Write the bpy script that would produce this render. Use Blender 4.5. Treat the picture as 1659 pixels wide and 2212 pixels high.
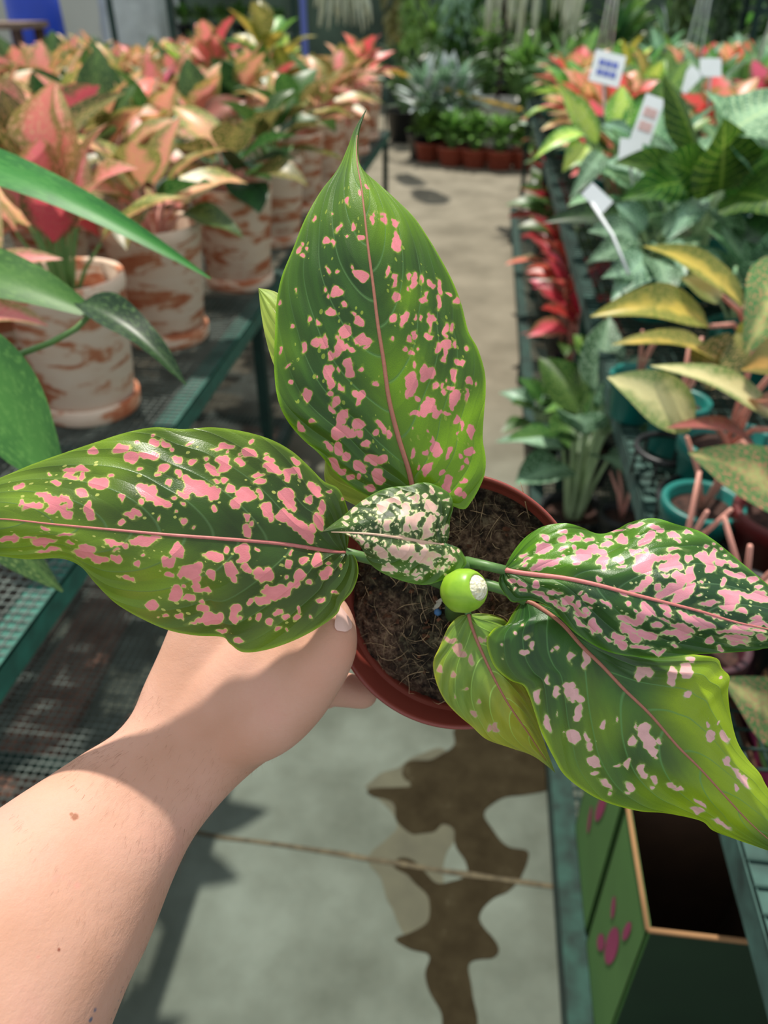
import bpy, math, random
import numpy as np
from mathutils import Vector, Matrix, Quaternion

for o in list(bpy.data.objects):
    bpy.data.objects.remove(o)
SC = bpy.context.scene
COL = SC.collection

# ------------------------------------------------------------------ camera
CAM_H = 1.55
FPX = 1661.0
PITCH = math.radians(34.4)
YAW = math.radians(6.8)
CAM = Vector((0, 0, CAM_H))
FH = Vector((-math.sin(YAW), math.cos(YAW), 0))
RT = Vector((math.cos(YAW), math.sin(YAW), 0))
UPW = Vector((0, 0, 1))
FWD = FH * math.cos(PITCH) - UPW * math.sin(PITCH)
DN = -FH * math.sin(PITCH) - UPW * math.cos(PITCH)
cam_data = bpy.data.cameras.new('camera')
cam = bpy.data.objects.new('camera', cam_data)
COL.objects.link(cam)
cam.location = CAM
cam.rotation_euler = Matrix((RT, -DN, -FWD)).transposed().to_euler()
cam_data.sensor_fit = 'VERTICAL'
cam_data.sensor_height = 36.0
cam_data.lens = 36.0 * FPX / 2212.0
cam_data.clip_start = 0.01
cam_data.dof.use_dof = True
cam_data.dof.focus_distance = 0.365
cam_data.dof.aperture_fstop = 7.6
SC.camera = cam

# ------------------------------------------------------------------ light
world = bpy.data.worlds.new('world')
SC.world = world
world.use_nodes = True
bg = world.node_tree.nodes['Background']
bg.inputs[0].default_value = (0.88, 0.95, 1.0, 1)
bg.inputs[1].default_value = 0.76
sun_data = bpy.data.lights.new('sun', 'SUN')
sun_data.energy = 5.0
sun_data.angle = math.radians(1.2)
sun_data.color = (1.0, 0.94, 0.84)
sun = bpy.data.objects.new('sun', sun_data)
COL.objects.link(sun)
SUN_FROM = Vector((-0.13, 0.36, 0.92)).normalized()
sun.rotation_euler = SUN_FROM.to_track_quat('Z', 'Y').to_euler()
SC.view_settings.view_transform = 'Standard'
SC.view_settings.look = 'None'
SC.view_settings.gamma = 1.0
SC.view_settings.use_curve_mapping = False
SC.view_settings.exposure = 0.0

# ------------------------------------------------------------------ helpers
def P(x, y, d):
    return CAM + (FWD + RT * ((x - 829.5) / FPX) + DN * ((y - 1106.0) / FPX)) * d
def G(x, y, z):
    r = FWD + RT * ((x - 829.5) / FPX) + DN * ((y - 1106.0) / FPX)
    return CAM + r * ((z - CAM_H) / r.z)
def srgb(r, g, b):
    f = lambda c: (c / 255 / 12.92) if c / 255 <= 0.04045 else ((c / 255 + 0.055) / 1.055) ** 2.4
    return (f(r), f(g), f(b), 1.0)

def tag(o, label=None, cat=None, group=None, kind=None):
    if label: o['label'] = label
    if cat: o['category'] = cat
    if group: o['group'] = group
    if kind: o['kind'] = kind
    return o
def empty(name, loc=(0, 0, 0), rz=0, **k):
    o = bpy.data.objects.new(name, None)
    COL.objects.link(o)
    o.location = loc
    o.rotation_euler = (0, 0, rz)
    o.empty_display_size = 0.05
    return tag(o, **k)
def child(o, parent):
    """parent while keeping world-space coordinates of a mesh built in world space"""
    o.parent = parent
    o.matrix_parent_inverse = Matrix.Translation(-Vector(parent.location)) if parent.type == 'EMPTY' else Matrix.Identity(4)
    return o

class MB:
    def __init__(s):
        s.v = []; s.f = []; s.m = []; s.uv = []; s.sm = []
    def add(s, vs, fs, mi=0, uvs=None, smooth=True):
        n = len(s.v)
        s.v.extend([tuple(p) for p in vs])
        s.uv.extend(uvs if uvs is not None else [(0, 0)] * len(vs))
        for f in fs:
            s.f.append(tuple(i + n for i in f)); s.m.append(mi); s.sm.append(smooth)
        return s
    def box(s, c, sz, mi=0, rot=None):
        vs = []
        for dx in (-.5, .5):
            for dy in (-.5, .5):
                for dz in (-.5, .5):
                    p = Vector((dx * sz[0], dy * sz[1], dz * sz[2]))
                    if rot is not None: p = rot @ p
                    vs.append(Vector(c) + p)
        s.add(vs, [(0, 1, 3, 2), (4, 6, 7, 5), (0, 4, 5, 1), (2, 3, 7, 6), (0, 2, 6, 4), (1, 5, 7, 3)], mi, None, False)
        return s
    def tube(s, pts, rad, n=8, mi=0, caps=True):
        pts = [Vector(p) for p in pts]
        if not hasattr(rad, '__len__'): rad = [rad] * len(pts)
        vs = []; uvs = []
        ref = None
        for i, p in enumerate(pts):
            a = pts[min(i + 1, len(pts) - 1)] - pts[max(i - 1, 0)]
            if a.length < 1e-9: a = Vector((0, 0, 1))
            a.normalize()
            if ref is None:
                ref = a.orthogonal().normalized()
            ref = (ref - a * ref.dot(a)).normalized()
            b = a.cross(ref)
            for k in range(n):
                t = 2 * math.pi * k / n
                vs.append(p + (ref * math.cos(t) + b * math.sin(t)) * rad[i])
                uvs.append((i / max(1, len(pts) - 1), k / n))
        fs = []
        for i in range(len(pts) - 1):
            for k in range(n):
                k2 = (k + 1) % n
                fs.append((i * n + k, i * n + k2, (i + 1) * n + k2, (i + 1) * n + k))
        if caps:
            fs.append(tuple(range(n))[::-1])
            fs.append(tuple((len(pts) - 1) * n + k for k in range(n)))
        return s.add(vs, fs, mi, uvs)
    def lathe(s, prof, n=48, mi=0, org=(0, 0, 0), q=None):
        vs = []
        for (r, z) in prof:
            for k in range(n):
                t = 2 * math.pi * k / n
                p = Vector((r * math.cos(t), r * math.sin(t), z))
                if q is not None: p = q @ p
                vs.append(p + Vector(org))
        fs = []
        for i in range(len(prof) - 1):
            for k in range(n):
                k2 = (k + 1) % n
                fs.append((i * n + k, i * n + k2, (i + 1) * n + k2, (i + 1) * n + k))
        return s.add(vs, fs, mi)
    def build(s, name, mats, parent=None, keep=False):
        me = bpy.data.meshes.new(name)
        me.from_pydata(s.v, [], s.f)
        if not isinstance(mats, (list, tuple)): mats = [mats]
        for m in mats: me.materials.append(m)
        me.polygons.foreach_set('material_index', s.m)
        me.polygons.foreach_set('use_smooth', s.sm)
        uvl = me.uv_layers.new(name='UVMap')
        li = np.empty(len(me.loops), dtype=np.int32)
        me.loops.foreach_get('vertex_index', li)
        uvl.data.foreach_set('uv', np.array(s.uv, dtype=np.float32)[li].ravel())
        me.update()
        o = bpy.data.objects.new(name, me)
        COL.objects.link(o)
        if parent is not None:
            if keep: child(o, parent)
            else: o.parent = parent
        return o

def kids(o): return [c for c in bpy.data.objects if c.parent == o]
TREE = {}
def copy_tree(o, loc, rz=0, sc=1.0, **k):
    c = o.copy(); COL.objects.link(c)
    c.location = loc; c.rotation_euler = (0, 0, rz); c.scale = (sc, sc, sc)
    for ch in TREE.setdefault(o.name, kids(o)):
        d = ch.copy(); COL.objects.link(d); d.parent = c
        for g in TREE.setdefault(ch.name, kids(ch)):
            e = g.copy(); COL.objects.link(e); e.parent = d
    return tag(c, **k)

# value noise (numpy)
def vnoise(x, y, seed=0):
    xi = np.floor(x).astype(np.int64); yi = np.floor(y).astype(np.int64)
    fx = x - xi; fy = y - yi
    fx = fx * fx * (3 - 2 * fx); fy = fy * fy * (3 - 2 * fy)
    def h(a, b):
        n = (a * 374761393 + b * 668265263 + seed * 974711) & 0x7fffffff
        n = ((n ^ (n >> 13)) * 1274126177) & 0x7fffffff
        return ((n ^ (n >> 16)) & 0xffff) / 65535.0
    return (h(xi, yi) * (1 - fx) + h(xi + 1, yi) * fx) * (1 - fy) + (h(xi, yi + 1) * (1 - fx) + h(xi + 1, yi + 1) * fx) * fy

def spline(pts, n):
    """Catmull-Rom through pts resampled to n points evenly by arc length"""
    p = np.array(pts, dtype=float)
    q = np.vstack([2 * p[0] - p[1], p, 2 * p[-1] - p[-2]])
    out = []
    for i in range(1, len(q) - 2):
        for t in np.linspace(0, 1, 16, endpoint=False):
            out.append(0.5 * ((2 * q[i]) + (-q[i - 1] + q[i + 1]) * t + (2 * q[i - 1] - 5 * q[i] + 4 * q[i + 1] - q[i + 2]) * t * t
                              + (-q[i - 1] + 3 * q[i] - 3 * q[i + 1] + q[i + 2]) * t ** 3))
    out.append(p[-1])
    out = np.array(out)
    d = np.r_[0, np.cumsum(np.hypot(*(np.diff(out[:, :2], axis=0).T)))]
    s = np.linspace(0, d[-1], n)
    return np.stack([np.interp(s, d, out[:, k]) for k in range(out.shape[1])], 1)

# ------------------------------------------------------------------ materials
def newmat(name):
    m = bpy.data.materials.new(name); m.use_nodes = True
    nt = m.node_tree
    return m, nt, nt.nodes['Principled BSDF']
def N(nt, t, **k):
    n = nt.nodes.new(t)
    for a, b in k.items(): setattr(n, a, b)
    return n
def ramp(nt, fac, stops, interp='LINEAR'):
    r = N(nt, 'ShaderNodeValToRGB')
    r.color_ramp.interpolation = interp
    e = r.color_ramp.elements
    while len(e) < len(stops): e.new(0.5)
    for i, (p, c) in enumerate(stops):
        e[i].position = p
        e[i].color = c if len(c) == 4 else (*c, 1)
    nt.links.new(fac, r.inputs[0])
    return r.outputs[0]
def mix(nt, fac, a, b, typ='MIX'):
    n = N(nt, 'ShaderNodeMix', data_type='RGBA', blend_type=typ)
    for sock, val in ((n.inputs[0], fac), (n.inputs[6], a), (n.inputs[7], b)):
        if isinstance(val, bpy.types.NodeSocket): nt.links.new(val, sock)
        else: sock.default_value = val
    return n.outputs[2]
def math_(nt, op, a, b=0.0, c=None, clamp=False):
    n = N(nt, 'ShaderNodeMath', operation=op, use_clamp=clamp)
    for i, val in enumerate((a, b) if c is None else (a, b, c)):
        if isinstance(val, bpy.types.NodeSocket): nt.links.new(val, n.inputs[i])
        else: n.inputs[i].default_value = val
    return n.outputs[0]
def noise(nt, vec, scale, detail=3, rough=0.5, dist=0.0):
    n = N(nt, 'ShaderNodeTexNoise')
    n.inputs['Scale'].default_value = scale; n.inputs['Detail'].default_value = detail
    n.inputs['Roughness'].default_value = rough; n.inputs['Distortion'].default_value = dist
    if vec is not None: nt.links.new(vec, n.inputs['Vector'])
    return n.outputs['Fac']
def mapping(nt, vec, scale=(1, 1, 1), loc=(0, 0, 0)):
    n = N(nt, 'ShaderNodeMapping')
    n.inputs['Scale'].default_value = scale; n.inputs['Location'].default_value = loc
    nt.links.new(vec, n.inputs['Vector'])
    return n.outputs[0]
def bump(nt, bsdf, h, strength=0.3, dist=0.002):
    b = N(nt, 'ShaderNodeBump')
    b.inputs['Strength'].default_value = strength; b.inputs['Distance'].default_value = dist
    nt.links.new(h, b.inputs['Height']); nt.links.new(b.outputs[0], bsdf.inputs['Normal'])
def translucent(nt, bsdf, colsock, fac):
    t = N(nt, 'ShaderNodeBsdfTranslucent')
    if isinstance(colsock, bpy.types.NodeSocket): nt.links.new(colsock, t.inputs[0])
    else: t.inputs[0].default_value = colsock
    ms = N(nt, 'ShaderNodeMixShader'); ms.inputs[0].default_value = fac
    nt.links.new(bsdf.outputs[0], ms.inputs[1]); nt.links.new(t.outputs[0], ms.inputs[2])
    nt.links.new(ms.outputs[0], nt.nodes['Material Output'].inputs[0])

def simple(name, col, rough=0.6, var=0.12, scale=20, metal=0.0, bumpy=0.0):
    m, nt, b = newmat(name)
    tc = N(nt, 'ShaderNodeTexCoord').outputs['Object']
    f = noise(nt, tc, scale)
    c2 = tuple(c * (1 - var * 2) for c in col[:3]) + (1,)
    c1 = tuple(min(1, c * (1 + var)) for c in col[:3]) + (1,)
    nt.links.new(ramp(nt, f, [(0.3, c2), (0.7, c1)]), b.inputs['Base Color'])
    b.inputs['Roughness'].default_value = rough; b.inputs['Metallic'].default_value = metal
    if bumpy: bump(nt, b, f, bumpy, 0.003)
    return m

def hero_leaf_mat(name, dark, mid, lime, pink, cream, nveins=11, vein_a=0.16, rough=0.32, speck=0.5, veincol=None, vw=0.045):
    m, nt, b = newmat(name)
    L = nt.links
    uv = N(nt, 'ShaderNodeUVMap').outputs[0]
    sx = N(nt, 'ShaderNodeSeparateXYZ'); L.new(uv, sx.inputs[0])
    U, V = sx.outputs[0], sx.outputs[1]
    spot = N(nt, 'ShaderNodeAttribute', attribute_name='spot').outputs['Fac']
    lim = N(nt, 'ShaderNodeAttribute', attribute_name='lime').outputs['Fac']
    av = math_(nt, 'ABSOLUTE', V)
    # side vein coordinate
    w = math_(nt, 'SUBTRACT', U, math_(nt, 'MULTIPLY', math_(nt, 'POWER', av, 1.5), vein_a))
    side = math_(nt, 'MULTIPLY', math_(nt, 'GREATER_THAN', V, 0.0), 0.47)
    wv = math_(nt, 'ADD', math_(nt, 'MULTIPLY', w, float(nveins)), side)
    fr = math_(nt, 'ABSOLUTE', math_(nt, 'SUBTRACT', math_(nt, 'FRACT', wv), 0.5))      # 0 at vein
    vline = math_(nt, 'SUBTRACT', 1.0, math_(nt, 'DIVIDE', fr, vw), clamp=True)
    vfade = math_(nt, 'MULTIPLY', vline, math_(nt, 'SUBTRACT', 1.0, math_(nt, 'POWER', av, 3.0), clamp=True))
    valley = math_(nt, 'MULTIPLY', math_(nt, 'POWER', math_(nt, 'MULTIPLY', fr, 2.0), 0.7), math_(nt, 'SUBTRACT', 1.0, math_(nt, 'POWER', U, 3.0), clamp=True))
    cv = N(nt, 'ShaderNodeCombineXYZ'); L.new(math_(nt, 'MULTIPLY', w, 9.0), cv.inputs[0]); L.new(math_(nt, 'MULTIPLY', V, 2.6), cv.inputs[1])
    n1 = noise(nt, cv.outputs[0], 1.0, 3, 0.55)
    base = ramp(nt, n1, [(0.36, dark), (0.62, mid)])
    limf = math_(nt, 'MULTIPLY', lim, math_(nt, 'ADD', math_(nt, 'MULTIPLY', n1, 0.9), 0.5), clamp=True)
    base = mix(nt, limf, base, lime)
    # pale thin edge
    edge = math_(nt, 'MULTIPLY', math_(nt, 'SUBTRACT', av, 0.965), 28.0, clamp=True)
    base = mix(nt, edge, base, tuple(c * 1.25 for c in lime[:3]) + (1,))
    # fine grain
    gn = noise(nt, mapping(nt, uv, (260, 90, 1)), 1.0, 2, 0.6)
    base = mix(nt, math_(nt, 'MULTIPLY', math_(nt, 'SUBTRACT', gn, 0.45), 0.7, clamp=True), base, mid)
    # vein colour
    vc = veincol or tuple(min(1, c * 2.1 + 0.05) for c in mid[:3]) + (1,)
    base = mix(nt, math_(nt, 'MULTIPLY', vfade, 0.75), base, vc)
    # specks
    vo = N(nt, 'ShaderNodeTexVoronoi'); vo.inputs['Scale'].default_value = 1.0; vo.inputs['Randomness'].default_value = 1.0
    L.new(mapping(nt, uv, (60, 20, 1)), vo.inputs['Vector'])
    sc = N(nt, 'ShaderNodeSeparateColor'); L.new(vo.outputs['Color'], sc.inputs[0])
    rad = math_(nt, 'MULTIPLY', math_(nt, 'SUBTRACT', sc.outputs[0], 1.0 - speck, clamp=True), 0.95)
    sp = math_(nt, 'MULTIPLY', math_(nt, 'SUBTRACT', rad, vo.outputs['Distance']), 22.0, clamp=True)
    sp = math_(nt, 'MULTIPLY', sp, math_(nt, 'GREATER_THAN', spot, -11.9))
    sp = math_(nt, 'MULTIPLY', sp, math_(nt, 'LESS_THAN', av, 0.86))
    base = mix(nt, math_(nt, 'MULTIPLY', sp, 0.85), base, cream)
    # blotches
    k = math_(nt, 'MULTIPLY', math_(nt, 'ADD', spot, 0.5), 1.6, clamp=True)
    pn = noise(nt, mapping(nt, uv, (30, 10, 1)), 1.0, 3, 0.6)
    pk = ramp(nt, pn, [(0.3, pink), (0.7, tuple(min(1, c * 1.18 + 0.015) for c in pink[:3]) + (1,))])
    halo = math_(nt, 'MULTIPLY', math_(nt, 'ADD', spot, 3.2), 0.16, clamp=True)
    base = mix(nt, math_(nt, 'MULTIPLY', halo, 0.55), base, mix(nt, 0.5, lime, cream))
    inner = math_(nt, 'MULTIPLY', math_(nt, 'SUBTRACT', spot, 0.3), 0.9, clamp=True)
    pk = mix(nt, inner, cream, pk)
    col = mix(nt, k, base, pk)
    L.new(col, b.inputs['Base Color'])
    b.inputs['Roughness'].default_value = rough
    b.inputs['Specular IOR Level'].default_value = 0.5
    h = math_(nt, 'ADD', math_(nt, 'MULTIPLY', valley, 1.0), math_(nt, 'MULTIPLY', gn, 0.12))
    bump(nt, b, h, 0.7, 0.0012)
    tcol = mix(nt, 0.5, col, tuple(min(1, c * 1.6) for c in lime[:3]) + (1,), 'MIX')
    translucent(nt, b, tcol, 0.22)
    return m

def bgleaf(name, edge, centre, spots, amount=0.5, rough=0.4, trans=0.3, streak=(9, 4), vein=None, back=None):
    """background leaf: centre colour spreads out from the midrib, speckled with the third colour"""
    m, nt, b = newmat(name)
    L = nt.links
    uv = N(nt, 'ShaderNodeUVMap').outputs[0]
    sx = N(nt, 'ShaderNodeSeparateXYZ'); L.new(uv, sx.inputs[0])
    av = math_(nt, 'ABSOLUTE', sx.outputs[1])
    oi = N(nt, 'ShaderNodeObjectInfo').outputs['Random']
    geo = N(nt, 'ShaderNodeTexCoord').outputs['Object']
    n1 = noise(nt, geo, 28, 3, 0.6)
    f = math_(nt, 'ADD', math_(nt, 'SUBTRACT', amount + 0.28, math_(nt, 'MULTIPLY', av, 0.75)), math_(nt, 'MULTIPLY', math_(nt, 'SUBTRACT', n1, 0.5), 1.2))
    f = math_(nt, 'MULTIPLY', math_(nt, 'SUBTRACT', f, 0.35), 3.2, clamp=True)
    c = mix(nt, f, edge, centre)
    n2 = noise(nt, mapping(nt, uv, (streak[0], streak[1], 1)), 2.2, 4, 0.65)
    c = mix(nt, ramp(nt, n2, [(0.52, (0, 0, 0, 1)), (0.6, (1, 1, 1, 1))]), c, spots)
    if vein:
        wv = math_(nt, 'MULTIPLY', math_(nt, 'SUBTRACT', sx.outputs[0], math_(nt, 'MULTIPLY', av, 0.25)), 9.0)
        fr = math_(nt, 'ABSOLUTE', math_(nt, 'SUBTRACT', math_(nt, 'FRACT', wv), 0.5))
        ln = math_(nt, 'SUBTRACT', 1.0, math_(nt, 'DIVIDE', fr, 0.11), clamp=True)
        mr = math_(nt, 'SUBTRACT', 1.0, math_(nt, 'DIVIDE', av, 0.07), clamp=True)
        c = mix(nt, math_(nt, 'MAXIMUM', math_(nt, 'MULTIPLY', ln, 0.7), mr), c, vein)
    hs = N(nt, 'ShaderNodeHueSaturation'); L.new(c, hs.inputs['Color'])
    L.new(math_(nt, 'ADD', math_(nt, 'MULTIPLY', oi, 0.04), 0.48), hs.inputs['Hue'])
    L.new(math_(nt, 'ADD', math_(nt, 'MULTIPLY', oi, 0.35), 0.82), hs.inputs['Value'])
    L.new(hs.outputs[0], b.inputs['Base Color'])
    b.inputs['Roughness'].default_value = rough
    translucent(nt, b, hs.outputs[0], trans)
    return m

M = {}
M['green_a'] = bgleaf('green_leaf', srgb(52, 92, 40), srgb(88, 128, 60), srgb(120, 150, 80), 0.3)
M['green_dark'] = bgleaf('dark_green_leaf', srgb(30, 62, 34), srgb(46, 84, 40), srgb(80, 118, 66), 0.4)
M['green_bright'] = bgleaf('bright_green_leaf', srgb(78, 140, 60), srgb(126, 180, 70), srgb(170, 205, 110), 0.4)
M['strap'] = bgleaf('strap_leaf', srgb(58, 124, 50), srgb(76, 144, 60), srgb(92, 156, 70), 0.6, rough=0.5)
M['pink_a'] = bgleaf('pink_leaf', srgb(156, 146, 84), srgb(246, 146, 140), srgb(244, 188, 156), 0.62)
M['pink_b'] = bgleaf('deep_pink_leaf', srgb(96, 110, 60), srgb(236, 92, 108), srgb(232, 124, 118), 0.7)
M['salmon'] = bgleaf('salmon_leaf', srgb(136, 144, 74), srgb(244, 168, 138), srgb(226, 204, 124), 0.6)
M['olive'] = bgleaf('olive_leaf', srgb(78, 96, 40), srgb(130, 134, 66), srgb(214, 176, 120), 0.4)
M['red'] = bgleaf('red_leaf', srgb(70, 60, 40), srgb(176, 40, 58), srgb(206, 90, 96), 0.75)
M['lime'] = bgleaf('lime_leaf', srgb(110, 170, 40), srgb(206, 232, 90), srgb(236, 244, 170), 0.6)
M['silver'] = bgleaf('silver_leaf', srgb(60, 104, 70), srgb(140, 182, 150), srgb(180, 212, 184), 0.45, vein=srgb(176, 212, 170))
M['dieff'] = bgleaf('pale_veined_leaf', srgb(74, 130, 88), srgb(150, 196, 150), srgb(176, 212, 170), 0.45, vein=srgb(190, 220, 160), rough=.65)
M['dieff_back'] = bgleaf('dark_veined_leaf', srgb(46, 92, 30), srgb(66, 120, 34), srgb(92, 144, 42), 0.4, vein=srgb(160, 196, 84), trans=0.5, rough=.55)
M['gold'] = bgleaf('gold_speckled_leaf', srgb(120, 128, 50), srgb(214, 180, 84), srgb(200, 168, 96), 0.45, streak=(16, 8))
M['cream'] = bgleaf('cream_speckled_leaf', srgb(128, 150, 84), srgb(226, 214, 160), srgb(214, 196, 140), 0.6, streak=(16, 8))
M['rosy'] = bgleaf('rosy_leaf', srgb(150, 90, 70), srgb(186, 112, 96), srgb(170, 130, 90), 0.6)
M['mottled'] = bgleaf('mottled_green_leaf', srgb(86, 140, 76), srgb(200, 206, 130), srgb(226, 150, 120), 0.35, streak=(14, 5))
M['stem_green'] = simple('green_stem', srgb(110, 150, 84), 0.45)
M['stem_pink'] = simple('pink_stem', srgb(212, 150, 134), 0.45)
M['stem_pale'] = simple('pale_stem', srgb(176, 200, 150), 0.45)
M['soil'] = simple('bench_soil', srgb(66, 42, 34), 0.95, 0.4, 90, bumpy=0.8)
M['teal_pot'] = simple('teal_plastic', srgb(16, 112, 104), 0.4, 0.08)
M['brown_pot'] = simple('brown_plastic', srgb(150, 70, 52), 0.45, 0.08)
M['black'] = simple('black_plastic', srgb(26, 28, 30), 0.4, 0.1)
M['green_paint'] = simple('green_painted_steel', srgb(30, 98, 84), 0.6, 0.2, 30)
M['dark_paint'] = simple('dark_green_steel', srgb(16, 52, 44), 0.8, 0.15, 30)
M['mesh'] = simple('dusty_wire_mesh', srgb(92, 104, 98), 0.6, 0.3, 14)
M['tagwhite'] = simple('white_plastic', srgb(226, 232, 234), 0.5, 0.02)
M['tagblue'] = simple('blue_print', srgb(96, 112, 190), 0.6, 0.05)
M['tagpink'] = simple('faded_red_print', srgb(214, 176, 172), 0.6, 0.05)
M['white'] = simple('white_wrap', srgb(196, 206, 206), 0.4, 0.1, 6)
M['blue'] = simple('blue_plastic', srgb(24, 66, 190), 0.4, 0.06, 4)
M['wood'] = simple('grey_brown_wood', srgb(120, 100, 86), 0.8, 0.2, 12)
M['planter'] = simple('pale_planter', srgb(196, 196, 188), 0.6, 0.08, 8)
M['yellow'] = simple('yellow_chain', srgb(232, 190, 40), 0.5, 0.08, 30)
M['root'] = simple('pale_root', srgb(206, 214, 190), 0.7, 0.1, 12)
M['card'] = simple('brown_cardboard', srgb(150, 112, 74), 0.85, 0.08, 20)
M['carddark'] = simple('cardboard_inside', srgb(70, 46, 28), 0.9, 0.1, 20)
M['boxshade'] = simple('shaded_green_card', srgb(22, 48, 24), 0.7, 0.1, 8)  # green card darkened: shade on the near carton ends painted into the colour
M['boxgreen'] = simple('green_printed_card', srgb(76, 118, 56), 0.7, 0.06, 8)
M['boxpink'] = simple('pink_printed_card', srgb(150, 50, 92), 0.7, 0.06, 8)

def terracotta():
    m, nt, b = newmat('whitewashed_terracotta')
    tc = N(nt, 'ShaderNodeTexCoord').outputs['Object']
    oi = N(nt, 'ShaderNodeObjectInfo')
    va = N(nt, 'ShaderNodeVectorMath', operation='ADD'); nt.links.new(tc, va.inputs[0])
    cx = N(nt, 'ShaderNodeCombineXYZ')
    nt.links.new(math_(nt, 'MULTIPLY', oi.outputs['Random'], 7.0), cx.inputs[0]); nt.links.new(math_(nt, 'MULTIPLY', oi.outputs['Random'], 3.0), cx.inputs[2])
    nt.links.new(cx.outputs[0], va.inputs[1])
    v = mapping(nt, va.outputs[0], (1, 1, 3.4))
    f = noise(nt, v, 9.0, 4, 0.55, 0.6)
    g = noise(nt, va.outputs[0], 70.0, 3, 0.6)
    f2 = math_(nt, 'ADD', f, math_(nt, 'MULTIPLY', math_(nt, 'SUBTRACT', g, 0.5), 0.12))
    c = ramp(nt, f2, [(0.37, srgb(186, 104, 68)), (0.45, srgb(206, 142, 106)), (0.50, srgb(236, 210, 186)), (0.8, srgb(242, 222, 202))])
    nt.links.new(c, b.inputs['Base Color']); b.inputs['Roughness'].default_value = 0.85
    bump(nt, b, f2, 0.3, 0.002)
    return m
M['terra'] = terracotta()

def concrete():
    m, nt, b = newmat('concrete_floor')
    tc = N(nt, 'ShaderNodeTexCoord').outputs['Object']
    f = noise(nt, tc, 3.2, 5, 0.55)
    g = noise(nt, tc, 38.0, 4, 0.6)
    c = ramp(nt, f, [(0.3, srgb(72, 78, 68)), (0.5, srgb(96, 104, 94)), (0.7, srgb(118, 128, 118))])
    sp = N(nt, 'ShaderNodeSeparateXYZ'); nt.links.new(tc, sp.inputs[0])
    # older beige slab further along the aisle
    far = math_(nt, 'MULTIPLY', math_(nt, 'SUBTRACT', sp.outputs[1], 1.4), 0.5, clamp=True)
    c = mix(nt, math_(nt, 'MULTIPLY', far, 0.85), c, ramp(nt, f, [(0.3, srgb(116, 108, 92)), (0.7, srgb(146, 136, 118))]))
    c = mix(nt, math_(nt, 'MULTIPLY', math_(nt, 'SUBTRACT', g, 0.4), 0.5, clamp=True), c, srgb(104, 108, 96))
    nt.links.new(c, b.inputs['Base Color'])
    b.inputs['Roughness'].default_value = 0.8; b.inputs['Specular IOR Level'].default_value = 0.2
    bump(nt, b, g, 0.15, 0.002)
    return m
M['floor'] = concrete()

# ================================================================== SETTING
mb = MB(); mb.add([(-14, -2.5, 0), (12, -2.5, 0), (12, 14, 0), (-14, 14, 0)], [(0, 1, 2, 3)], 0, None, False)
fl = mb.build('floor', M['floor']); tag(fl, kind='structure')
# expansion joint across the aisle
ja = G(420, 1798, 0.002); jb = G(1250, 1925, 0.002)
d = (jb - ja).normalized(); nrm2 = Vector((-d.y, d.x, 0))
mb = MB(); pts = []
random.seed(2)
NJ = 60
for i in range(NJ + 1):
    p = ja - d * 2.0 + d * (4.0 * i / NJ) + nrm2 * random.uniform(-.003, .003)
    w = 0.005 + random.uniform(-.0015, .002)
    pts.append(p + nrm2 * w); pts.append(p - nrm2 * w)
mb.add(pts, [(2 * i, 2 * i + 1, 2 * i + 3, 2 * i + 2) for i in range(NJ)])
jo = mb.build('trim_1', simple('joint_dirt', srgb(88, 80, 60), 0.9, 0.3, 40)); tag(jo, kind='structure')
# rear wall of the hall behind the racks
mb = MB(); mb.box((0, 13.6, 1.6), (28, 0.1, 3.2))
w_ = mb.build('wall_back', simple('back_wall_shade_cloth', srgb(70, 88, 74), 0.9, 0.3, 1.5)); tag(w_, kind='structure')
mb = MB(); mb.box((-9.3, 11.6, 0.9), (8.6, 0.12, 1.8))
w_ = mb.build('wall_left', simple('pale_grey_block_wall', srgb(176, 180, 172), 0.85, 0.06, 1.0)); tag(w_, kind='structure')

# wet stain on the floor, traced on the ground
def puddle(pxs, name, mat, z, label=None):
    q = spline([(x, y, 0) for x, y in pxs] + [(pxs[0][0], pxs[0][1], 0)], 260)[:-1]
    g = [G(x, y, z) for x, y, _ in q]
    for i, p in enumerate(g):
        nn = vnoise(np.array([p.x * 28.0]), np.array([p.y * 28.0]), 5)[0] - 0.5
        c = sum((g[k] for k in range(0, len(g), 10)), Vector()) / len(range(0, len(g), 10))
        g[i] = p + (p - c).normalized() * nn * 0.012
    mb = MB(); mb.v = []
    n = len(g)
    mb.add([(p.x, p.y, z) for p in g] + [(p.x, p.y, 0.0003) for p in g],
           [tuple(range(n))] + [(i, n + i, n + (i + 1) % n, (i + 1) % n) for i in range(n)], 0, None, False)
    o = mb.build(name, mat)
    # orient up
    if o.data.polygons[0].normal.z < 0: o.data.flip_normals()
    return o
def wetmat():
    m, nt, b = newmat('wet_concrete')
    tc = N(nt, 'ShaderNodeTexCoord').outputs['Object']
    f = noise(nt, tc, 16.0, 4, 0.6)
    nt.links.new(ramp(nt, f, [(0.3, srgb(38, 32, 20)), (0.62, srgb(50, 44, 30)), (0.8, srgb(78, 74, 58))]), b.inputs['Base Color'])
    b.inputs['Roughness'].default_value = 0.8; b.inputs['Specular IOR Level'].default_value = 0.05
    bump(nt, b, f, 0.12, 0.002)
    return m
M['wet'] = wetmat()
M['damp'] = simple('damp_concrete', srgb(78, 78, 60), 0.8, 0.12, 12)
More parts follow.
